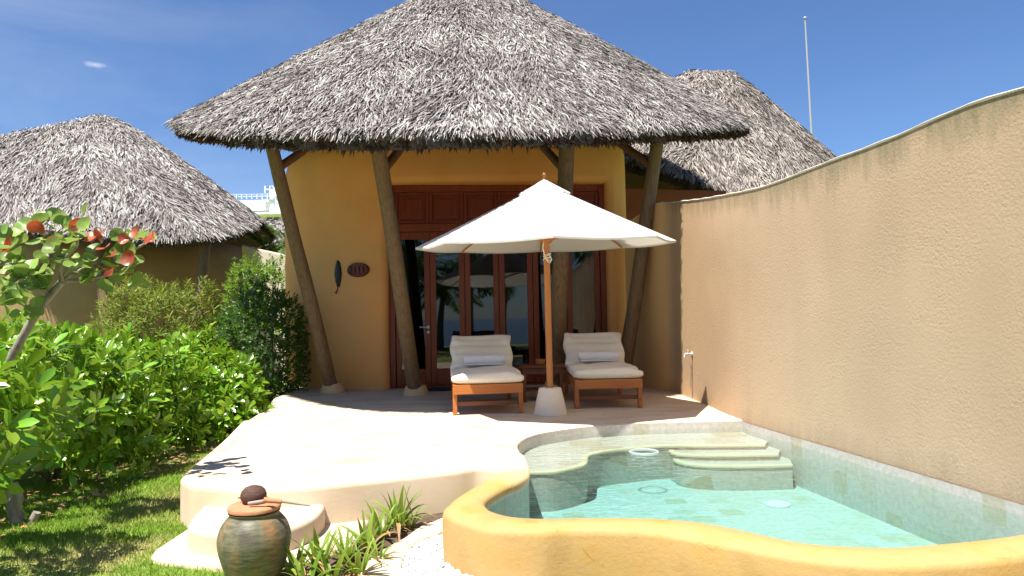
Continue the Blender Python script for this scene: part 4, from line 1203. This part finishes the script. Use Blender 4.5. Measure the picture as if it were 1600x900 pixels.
# side table
tb = P(847, 568, 8.55)
ta = thing('side_table', 'low dark wooden side table between the two loungers', 'table', (tb[0], 8.55, 0))
tx, ty, tz = tb[0], 8.55, .43
obj('table_top', MB().box(tx - .27, tx + .27, ty - .2, ty + .25, tz - .025, tz), M['dark_teak'], ta, bevel=.005)
obj('apron', MB().box(tx - .24, tx + .24, ty - .17, ty - .145, tz - .10, tz - .027), M['dark_teak'], ta, bevel=.004)
for a in (-.24, .2):
    for b in (-.18, .19): obj('leg', MB().box(tx + a, tx + a + .04, ty + b, ty + b + .04, 0, tz - .027), M['dark_teak'], ta, bevel=.004)
obj('lower_shelf', MB().box(tx - .2, tx + .2, ty - .13, ty + .18, .12, .14), M['dark_teak'], ta, bevel=.004)
bx = P(845, 557, 8.5)
bo = MB().lathe([(.045, .002), (.055, .01), (.058, .05), (.062, .065), (.055, .068), (.05, .06), (.045, .02), (.01, .016)], 24, (tx - .02, ty - .02, tz))
tag(obj('wooden_bowl', bo, M['teak'], smooth=50), 'small reddish wooden bowl on the side table', 'bowl')

# ================================================================== JAR
jb = G(398, 918, GRASS + .005)
JX, JY = float(jb[0]), float(jb[1])
jr = thing('water_jar', 'green brown glazed stoneware water jar on the lawn by the steps', 'jar', (JX, JY, GRASS))
s_ = 1.0
H_ = G(398, 797, 0)
ztop = float(P(400, 797, JY)[2])
hj = ztop - GRASS
pr = [(.100, .0), (.112, .03), (.135, .25 * .38), (.158, .45 * .38), (.168, .60 * .38), (.166, .70 * .38), (.152, .82 * .38), (.128, .91 * .38), (.116, .945 * .38), (.112, .96 * .38), (.118, .985 * .38), (.118, 1.0 * .38), (.09, .38)]
kz = hj / .38; kr = (108 / 2 * JY / FPX) / .168
pr = catmull([(r * kr, z * kz) for r, z in pr], 40)
obj('body', MB().lathe([tuple(q) for q in pr], 56, (JX, JY, GRASS)), M['jar'], jr, smooth=60)
LR = 39 * JY / FPX
obj('lid', MB().lathe([(LR * .9, .002), (LR, .006), (LR * 1.01, .018), (LR * .97, .026), (LR * .9, .029), (.02, .031)], 48, (JX, JY, ztop)), M['terracotta'], jr, smooth=50)
cz0 = ztop + .031
cd = thing('coconut_dipper', 'brown coconut shell dipper with long stick handle on the jar lid', 'dipper', (JX, JY, cz0))
cc = P(395, 773, JY + .01)
rx = 19.5 * JY / FPX; rz = 13.5 * JY / FPX
obj('shell', MB().lathe([(.45 * rx, 0), (.85 * rx, .18 * rz), (.99 * rx, .55 * rz), (1.0 * rx, .95 * rz), (.9 * rx, 1.4 * rz), (.65 * rx, 1.75 * rz), (.3 * rx, 1.93 * rz), (.05 * rx, 1.97 * rz)], 32, (cc[0], JY + .02, cz0)), M['coconut'], cd, smooth=60)
h0, h1 = np.array([cc[0] + .012, JY - .045, cz0 + .014]), None
fy = JY - .06
q0, q1, q2, q3 = P(388, 789, fy), P(412, 784, fy), P(437, 783, fy), P(485, 790, fy)
obj('handle', MB().tube([P(420, 783, fy), q2, q3], [.010, .0065, .0045], 10), M['stick'], cd, smooth=60)
obj('ferrule', MB().tube([P(413, 781, fy), P(440, 784, fy)], [.0135, .010], 12), M['terracotta'], cd, smooth=60)
obj('peg', MB().tube([P(388, 787, fy), P(413, 783, fy)], .009, 10), M['stick'], cd, smooth=60)
obj('pin', MB().tube([P(372, 778, JY + .02), P(418, 777, JY + .02)], .0035, 6), M['coconut'], cd, smooth=60)

# ================================================================== PLANTS
HG = 'glossy shrubs of the left hedge'
hedge = [
    ('glossy green hedge shrub at the near left edge, big lit leaves over lawn', (-3.0, 3.55, .46), (.62, .62, .42), 110, .165),
    ('glossy hedge shrub behind the sea grape trunk', (-4.05, 5.0, .50), (.95, .95, .70), 270, .155),
    ('glossy hedge shrub over the dark trunk base, lower left', (-3.75, 6.0, .20), (.75, .8, .72), 260, .15),
    ('glossy hedge shrub in the middle of the hedge front', (-4.0, 7.15, .22), (.85, .85, .66), 290, .15),
    ('tall glossy hedge shrub in the second row below the sea grape', (-5.2, 6.6, .38), (1.1, 1.1, .78), 300, .15),
    ('glossy hedge shrub in front of the olive fine leaved bush', (-4.6, 8.3, .22), (.95, .85, .66), 280, .145),
    ('glossy hedge shrub nearest the terrace edge', (-3.55, 8.3, .12), (.62, .7, .60), 230, .14),
    ('far left glossy hedge shrub under the left thatched eave', (-6.6, 8.2, .45), (1.2, 1.2, .85), 260, .15),
    ('low glossy sprawling shrub spilling onto the terrace corner', (-3.22, 8.0, -.02), (.42, .5, .34), 100, .14),
    ('glossy hedge shrub between olive bush and dark clipped shrub', (-4.35, 9.4, .25), (.8, .7, .66), 200, .14),
]
for lab, c, r, n_r, sz in hedge:
    shrub('hedge_shrub', lab, 'shrub', c, r, n_r, GRASS, M['leaf'], per=11, size=sz, group=HG, zmin=-.62, up=.5)
shrub('fine_leaved_bush', 'olive bush of fine narrow leaves in front of left hut', 'bush', (-5.2, 10.4, .72), (1.0, .8, 1.0), 1000, GRASS, M['leaf_fine'], per=9, size=.13, tmpl=BLADE_L, up=.9, spread=(15, 75), nstem=14)
shrub('clipped_shrub', 'dense dark clipped shrub against the leftmost leaning pole', 'shrub', (-3.62, 10.3, .62), (.66, .75, 1.02), 1500, GRASS, M['leaf_dark'], per=8, size=.075, tmpl=LEAF_S, up=.4, nstem=10, zmin=-.9)
shrub('bright_bush', 'bright small leaved bush rising behind the dark clipped shrub', 'bush', (-4.75, 13.6, 1.25), (.85, .7, 1.1), 1100, GRASS, M['leaf_bright'], per=8, size=.085, tmpl=LEAF_S, up=.7, nstem=10)

# sea grape: trunk from the lower left, round leaves, red young ones at the shoot ends
sgt = thing('sea_grape_tree', 'slender grey sea grape with round green and red leaves', 'tree', (*P(-60, 700, 4.4)[:2], GRASS))
DG = 4.4
tr_p = [np.array([*P(-60, 700, DG)[:2], GRASS - .03]), P(-30, 640, DG), P(0, 590, DG), P(28, 540, DG), P(55, 492, DG), P(78, 462, DG), P(97, 440, DG)]
obj('trunk', MB().tube(catmull(tr_p, 22), np.linspace(.040, .021, 22) * (1 + .06 * np.sin(np.arange(22) * 1.9)), 10), M['bark'], sgt, smooth=70)
brs = [([(97, 440), (120, 425), (150, 412), (175, 405)], (0, .05, .1)), ([(97, 440), (95, 420), (105, 400), (120, 385), (122, 368)], (0, -.1, -.2)), ([(78, 462), (60, 440), (45, 425), (20, 415)], (0, -.08, -.15)),
       ([(-40, 418), (0, 414), (40, 411), (75, 402), (100, 400)], (.1, 0, .1)), ([(-40, 418), (-10, 405), (10, 390), (25, 375)], (0, .1, .2)), ([(97, 440), (140, 436), (185, 425), (215, 412)], (0, .1, .2)),
       ([(75, 402), (85, 385), (80, 365), (60, 356)], (0, .05, .1)), ([(175, 405), (205, 392), (230, 378)], (.1, .2, .25)), ([(55, 492), (30, 470), (5, 455)], (0, -.15, -.3))]
ends_ = []
for pts, off in brs:
    path = [P(x, y, DG + np.interp(i, np.linspace(0, len(pts) - 1, len(off)), off)) for i, (x, y) in enumerate(pts)]
    path = catmull(path, 14)
    obj('branch', MB().tube(path, np.linspace(.014, .0055, 14), 7), M['bark'], sgt, smooth=70)
    for k in np.linspace(.3, 1, 7):
        ends_.append(path[int(k * 13)])
ends_ = np.array(ends_)
idx = RNG.integers(0, len(ends_), 175)
gp = ends_[idx] + RNG.normal(0, .045, (175, 3)) + np.array([0, 0, .02])
RT = [round_tmpl(q) for q in range(7)]
X = norm(RNG.normal(0, 1, (175, 3)) * np.array([1, .8, .5]) + np.array([.1, -.1, .1]))
Z = norm(RNG.normal(0, .5, (175, 3)) + np.array([-.1, -.75, .75]))
vg, fg = place_many(RT, gp, X, Z, RNG.uniform(.045, .125, 175))
obj_ = mesh_obj('foliage', vg, fg, M['grape'], sgt, smooth=180)
red_px = [(58, 354), (80, 363), (123, 349), (135, 370), (153, 366), (190, 370), (232, 368), (215, 409), (172, 420), (180, 396), (12, 384), (74, 425), (8, 420), (85, 384), (222, 366), (168, 385)]
rp = np.array([P(x, y, DG + RNG.uniform(-.12, .15)) for x, y in red_px + [(x + 9, y + 7) for x, y in red_px[::2]]]) - np.array([.03, 0, .02])
vg, fg = place_many(RT, rp, norm(RNG.normal(0, .6, (len(rp), 3)) + np.array([.6, -.1, .5])), norm(RNG.normal(0, .4, (len(rp), 3)) + np.array([-.1, -.8, .6])), RNG.uniform(.06, .11, len(rp)))
o = mesh_obj('young_foliage', vg, fg, M['grape_red'], sgt, smooth=180)
o['label'] = 'shiny red young leaves'

# old stump with broken branches and stones at lower left
sp0 = G(28, 822, GRASS)
stp = thing('tree_stump', 'grey brown broken stump with split branches at the lower left lawn edge', 'stump', (sp0[0], sp0[1], GRASS))
for pts, r0 in (([(30, 828), (24, 805), (18, 780), (14, 755)], .045), ([(46, 824), (52, 812), (58, 800)], .032), ([(22, 800), (30, 775), (22, 755)], .03)):
    pth = [P(x, y, sp0[1]) for x, y in pts]
    obj('branch', MB().tube(catmull(pth, 8), np.linspace(r0, r0 * .7, 8), 9, wob=.08), M['bark'], stp, smooth=60)
stone_spots = [((38, 828), .022, 'small red brown stone below the stump'), ((44, 821), .018, 'small orange stone between stump branches'), ((60, 816), .02, 'small stone right of the stump tip')]
for (x, y), r, lab in stone_spots:
    c = G(x, y, GRASS)
    d = [(math.sin(th) * math.cos(ph), math.sin(th) * math.sin(ph), math.cos(th)) for th in np.linspace(.1, 3.0, 6) for ph in np.linspace(0, 6.283, 9, endpoint=False)]
    rings = [[(c[0] + r * 1.2 * d[i * 9 + k][0] * random.uniform(.85, 1.1), c[1] + r * d[i * 9 + k][1] * random.uniform(.85, 1.1), c[2] + r * .6 + r * .75 * d[i * 9 + k][2]) for k in range(9)] for i in range(6)]
    tag(obj('stone', MB().loft(rings[::-1]), M['terracotta'], smooth=70), lab, 'stone', 'stones by the stump')

# strap-leaved lilies in the bed
def lily(c, h, nl, label, old=3):
    t = thing('spider_lily', label, 'plant', (c[0], c[1], c[2]), 'strap leaved lilies in the bed')
    for nm, mat, cnt in (('foliage', M['lily'], nl), ('dry_leaves', M['lily_old'], old)):
        V_, F_ = [], []
        for i in range(cnt):
            a = i * 2.4 + random.uniform(-.4, .4); lean = random.uniform(.15, 1.1) if nm == 'foliage' else random.uniform(1.0, 1.5)
            ln = h * random.uniform(.65, 1.15); w = random.uniform(.011, .019) * (h / .3) ** .5
            b = np.array(c) + np.array([math.cos(a), math.sin(a), 0]) * .02
            side = np.array([-math.sin(a), math.cos(a), 0]); pts = []
            p = b.copy(); ang = lean * .35
            for k in range(8):
                pts.append(p.copy()); ang += lean * .14 * (1 + k * .15)
                p = p + np.array([math.cos(a) * math.sin(ang), math.sin(a) * math.sin(ang), math.cos(ang)]) * ln / 7
            o0 = len(V_)
            for k, q in enumerate(pts):
                ww = w * min(1, .55 + k * .25) * (1 - (k / 7) ** 3 * .95); dz = np.array([0, 0, ww * .45])
                V_ += [q - side * ww + dz, q, q + side * ww + dz]
            for k in range(7):
                s0 = o0 + k * 3; F_ += [(s0, s0 + 1, s0 + 4, s0 + 3), (s0 + 1, s0 + 2, s0 + 5, s0 + 4)]
        mesh_obj(nm, np.array(V_), np.array(F_), mat, t, smooth=180)
    return t
lil = [((622, 828), .30, 18, 'tallest upright lily by the terrace wall and pool end of bed'), ((596, 842), .22, 16, 'spreading lily in the middle of the bed against the step'), ((640, 826), .15, 9, 'small sparse lily next to the kerb top'),
       ((572, 862), .20, 16, 'yellowish lily beside the kerb bend'), ((540, 880), .20, 15, 'low lily between step pad and kerb'), ((500, 898), .25, 14, 'broad leaved lily right of the jar'), ((462, 905), .27, 11, 'bright broad lily touching the jar side'),
       ((520, 915), .22, 14, 'lily at the bottom edge between jar and kerb'), ((560, 905), .20, 14, 'lily leaning over the kerb foot at the bottom edge'), ((478, 925), .23, 10, 'lily in front of the jar at the bottom edge'), ((590, 880), .15, 10, 'short lily spilling over the kerb')]
for (x, y), h, nl, lab in lil:
    c = G(x, y, -.26); lily((c[0], c[1], -.262), h, nl, lab)

# palms: two small ones beyond the left wall, tall ones on the beach side (seen in the door glass)
def palm(c, trunk_h, nf, fl, label, group, tr=.12):
    t = thing('palm_tree', label, 'palm', (c[0], c[1], c[2]), group)
    top_ = np.array([c[0] + .08 * trunk_h, c[1], c[2] + trunk_h])
    obj('trunk', MB().tube(catmull([np.array(c) - np.array([0, 0, .05]), np.array([c[0] + .01 * trunk_h, c[1], c[2] + trunk_h * .5]), top_], 12), np.linspace(tr * 1.25, tr * .8, 12), 10), M['bark'], t, smooth=60)
    V_, F_ = [], []; off = 0
    lt = leaf_tmpl(.055, .35, .1, .25, 2)
    for i in range(nf):
        a = i * 2.4; el = math.radians(random.uniform(-5, 75)); pts = []; p = top_.copy(); e = el
        for k in range(14):
            pts.append(p.copy()); p = p + np.array([math.cos(a) * math.cos(e), math.sin(a) * math.cos(e), math.sin(e)]) * fl / 13; e -= .09 + .03 * random.random()
        pts = np.array(pts); tg = np.gradient(pts, axis=0); tg = norm(tg)
        m_ = 30; ks = np.linspace(1.5, 12.8, m_)
        base = np.stack([np.interp(ks, np.arange(14), pts[:, j]) for j in range(3)], 1); tt_ = norm(np.stack([np.interp(ks, np.arange(14), tg[:, j]) for j in range(3)], 1))
        sd = norm(np.cross(tt_, np.array([0, 0, 1.0])))
        ln = fl * .28 * np.sin(np.linspace(.35, 2.9, m_))
        for s in (-1, 1):
            v, f = place(lt, base, tt_ * .65 + sd * s - np.array([0, 0, .25]) + RNG.normal(0, .06, base.shape), np.cross(sd * s, tt_) * s + RNG.normal(0, .2, base.shape), ln, wid=np.full(m_, fl * .55))
            V_.append(v); F_.append(f + off); off += len(v)
        rc = MB().tube(pts, np.linspace(.02, .004, 14) * fl / 1.6, 4, caps=False)
        V_.append(np.array(rc.v)); F_.append(np.array(rc.f) + off); off += len(rc.v)
    mesh_obj('crown', np.concatenate(V_), np.concatenate(F_), M['palm'], t)
    return t
c = P(404, 400, 19); palm((c[0], 19, 1.0), P(404, 388, 19)[2] - 1.0, 11, 1.05, 'small bright palm crown between left hut and boundary wall', 'small palms beyond the boundary wall', .06)
c = P(440, 400, 18.5); palm((c[0], 18.5, 1.0), P(440, 384, 18.5)[2] - 1.0, 12, .95, 'small dark palm crown close to the leftmost leaning pole', 'small palms beyond the boundary wall', .06)
palm((-3.0, -6.5, GRASS), 4.6, 20, 2.8, 'coconut palm on the beach side reflected in the left door panes', 'palms on the beach side', .15)
palm((1.2, -7.5, GRASS), 5.4, 20, 2.8, 'coconut palm on the beach side reflected in the middle door panes', 'palms on the beach side', .15)
for q in ((-5.5, -8.5, 3.6), (-1.2, -9.5, 3.4), (2.8, -9.0, 3.2), (-7.5, -6.5, 4.2), (.2, -10.5, 2.6)):
    palm((q[0], q[1], GRASS), q[2], 18, 2.5, 'coconut palm on the shore behind the viewpoint, seen only in the door glass', 'palms on the beach side', .14)
palm((4.6, -6.0, GRASS), 4.2, 20, 2.6, 'coconut palm on the beach side reflected in the right door panes', 'palms on the beach side', .15)

# grass blades on the visible lawn
cand = np.stack([RNG.uniform(-3.9, -1.0, 150000), RNG.uniform(2.4, 8.6, 150000)], 1)
lawn_poly = np.concatenate([GL([(-40, 940), (470, 940), (440, 890), (350, 884), (300, 880), (300, 850), (296, 820), (292, 745), (350, 690), (395, 655)], GRASS), [(-3.9, 8.6), (-4.4, 4.0)]])
keep = inside(cand, lawn_poly) & ~inside(cand, st2) & ~inside(cand, st1) & ~inside(cand, terr)
dist = np.hypot(cand[:, 0] - JX, cand[:, 1] - JY) > .12
cand = cand[keep & dist]
cand = cand[RNG.uniform(size=len(cand)) < np.clip(4.6 / cand[:, 1], .45, 1)]
ng = len(cand)
a = RNG.uniform(0, 6.283, ng); Xg = np.stack([np.cos(a) * .55, np.sin(a) * .55, np.full(ng, 1.0)], 1) + RNG.normal(0, .22, (ng, 3)) * np.array([1, 1, .3])
bl = (np.array([(0, -.5, 0), (0, .5, 0), (.6, -.35, .03), (.6, .35, .03), (1, -.06, .12), (1, .06, .12)]), np.array([(0, 1, 3, 2), (2, 3, 5, 4)]))
gv, gf = place(bl, np.c_[cand, GRASS + .02 * np.sin(cand[:, 0] * 1.7) * np.cos(cand[:, 1] * 1.3) - .004], Xg, RNG.normal(size=(ng, 3)), RNG.uniform(.018, .042, ng), wid=RNG.uniform(.0035, .0065, ng))
tag(mesh_obj('lawn_grass', gv, gf, M['blade']), kind='stuff')
# leaf litter under the hedge
nl_ = 420
cand = np.stack([RNG.uniform(-3.9, -3.0, nl_), RNG.uniform(4.2, 8.3, nl_)], 1)
gv, gf = place(LEAF_S, np.c_[cand, np.full(nl_, GRASS + .03)], norm(np.c_[RNG.normal(size=(nl_, 2)), np.full(nl_, .1)]), np.array([[0, 0, 1.0]]) + RNG.normal(0, .3, (nl_, 3)), RNG.uniform(.05, .11, nl_))
tag(mesh_obj('leaf_litter', gv, gf, M['lily_old'], smooth=180), kind='stuff')

# ================================================================== LIGHT, SKY, CAMERA
SUN = np.array([-.26, -.33, 1.0]); SUN /= np.linalg.norm(SUN)
elev = math.asin(SUN[2]); az = math.atan2(SUN[0], SUN[1])
w = bpy.data.worlds.new('World'); S.world = w; w.use_nodes = True
nt = w.node_tree; nt.nodes.clear()
sky = nt.nodes.new('ShaderNodeTexSky'); sky.sky_type = 'NISHITA'; sky.sun_disc = False
sky.sun_elevation = elev; sky.sun_rotation = az; sky.air_density = 1.0; sky.dust_density = .2; sky.ozone_density = 4.0
bg = nt.nodes.new('ShaderNodeBackground'); bg.inputs[1].default_value = .058
out = nt.nodes.new('ShaderNodeOutputWorld')
# thin high cloud in the sky itself
tc = nt.nodes.new('ShaderNodeTexCoord')
def wn(t, **k): return _node(nt, t, **k)
mp = wn('ShaderNodeMapping', inp={0: tc.outputs['Generated'], 2: (0, math.radians(28), 0), 3: (1.6, 1.3, 4.5)})
nz = wn('ShaderNodeTexNoise', inp={'Vector': mp.outputs[0], 'Scale': 1.6, 'Detail': 7.0, 'Roughness': .62, 'Distortion': .5})
mr = wn('ShaderNodeMapRange', inp={0: nz.outputs[0], 1: .40, 2: .80, 3: 0.0, 4: .17})
sx = wn('ShaderNodeSeparateXYZ', inp={0: tc.outputs['Generated']})
lf_ = wn('ShaderNodeMapRange', inp={0: sx.outputs[0], 1: -.15, 2: -.55, 3: .12, 4: 1.0})
mu = wn('ShaderNodeMath', operation='MULTIPLY', inp={0: mr.outputs[0], 1: lf_.outputs[0]})
# one small wisp
wdir = ray(149, 101); wdir /= np.linalg.norm(wdir)
su = wn('ShaderNodeVectorMath', operation='SUBTRACT', inp={0: tc.outputs['Generated'], 1: tuple(wdir)})
sc = wn('ShaderNodeMapping', inp={0: su.outputs[0], 2: (0, math.radians(24), 0), 3: (62, 62, 190)})
n5 = wn('ShaderNodeTexNoise', inp={'Vector': tc.outputs['Generated'], 'Scale': 60.0, 'Detail': 4.0})
ln_ = wn('ShaderNodeVectorMath', operation='LENGTH', inp={0: sc.outputs[0]})
ad = wn('ShaderNodeMath', operation='ADD', inp={0: ln_.outputs['Value'], 1: n5.outputs[0]})
wi = wn('ShaderNodeMapRange', inp={0: ad.outputs[0], 1: 1.35, 2: .5, 3: 0.0, 4: .5})
mxm = wn('ShaderNodeMath', operation='MAXIMUM', inp={0: mu.outputs[0], 1: wi.outputs[0]})
mix = wn('ShaderNodeMix', data_type='RGBA', inp={0: mxm.outputs[0], 6: sky.outputs[0], 7: (13, 11, 8.6, 1)})
tint = wn('ShaderNodeMix', data_type='RGBA', blend_type='MULTIPLY', inp={0: 1.0, 6: mix.outputs[2], 7: (.66, .79, .98, 1)})
nt.links.new(tint.outputs[2], bg.inputs[0]); nt.links.new(bg.outputs[0], out.inputs[0])

sl = bpy.data.lights.new('sun', 'SUN'); sl.energy = 4.2; sl.angle = math.radians(.5); sl.color = (1, .945, .86)
so = bpy.data.objects.new('sun', sl); COL.objects.link(so)
so.rotation_euler = Vector(-SUN).to_track_quat('-Z', 'Y').to_euler(); so.location = (0, 0, 30)

cam = bpy.data.cameras.new('camera'); cam.sensor_width = 36; cam.lens = 36 * FPX / 1600; cam.clip_end = 6000; cam.clip_start = .05
co = bpy.data.objects.new('camera', cam); COL.objects.link(co); S.camera = co
r0, rx1, ry1 = ray(800, 450), ray(801, 450) - ray(800, 450), ray(800, 449) - ray(800, 450)
X_, Y_, Z_ = norm(rx1[None])[0], norm(ry1[None])[0], -norm(r0[None])[0]
co.matrix_world = Matrix(((X_[0], Y_[0], Z_[0], 0), (X_[1], Y_[1], Z_[1], 0), (X_[2], Y_[2], Z_[2], CAM_H), (0, 0, 0, 1)))
S.view_settings.view_transform = 'Standard'; S.view_settings.look = 'None'; S.view_settings.gamma = 1; S.view_settings.use_curve_mapping = False
S.view_settings.exposure = 1.4
S.render.engine = 'CYCLES'
S.cycles.use_denoising = True
S.cycles.max_bounces = 10; S.cycles.transparent_max_bounces = 12
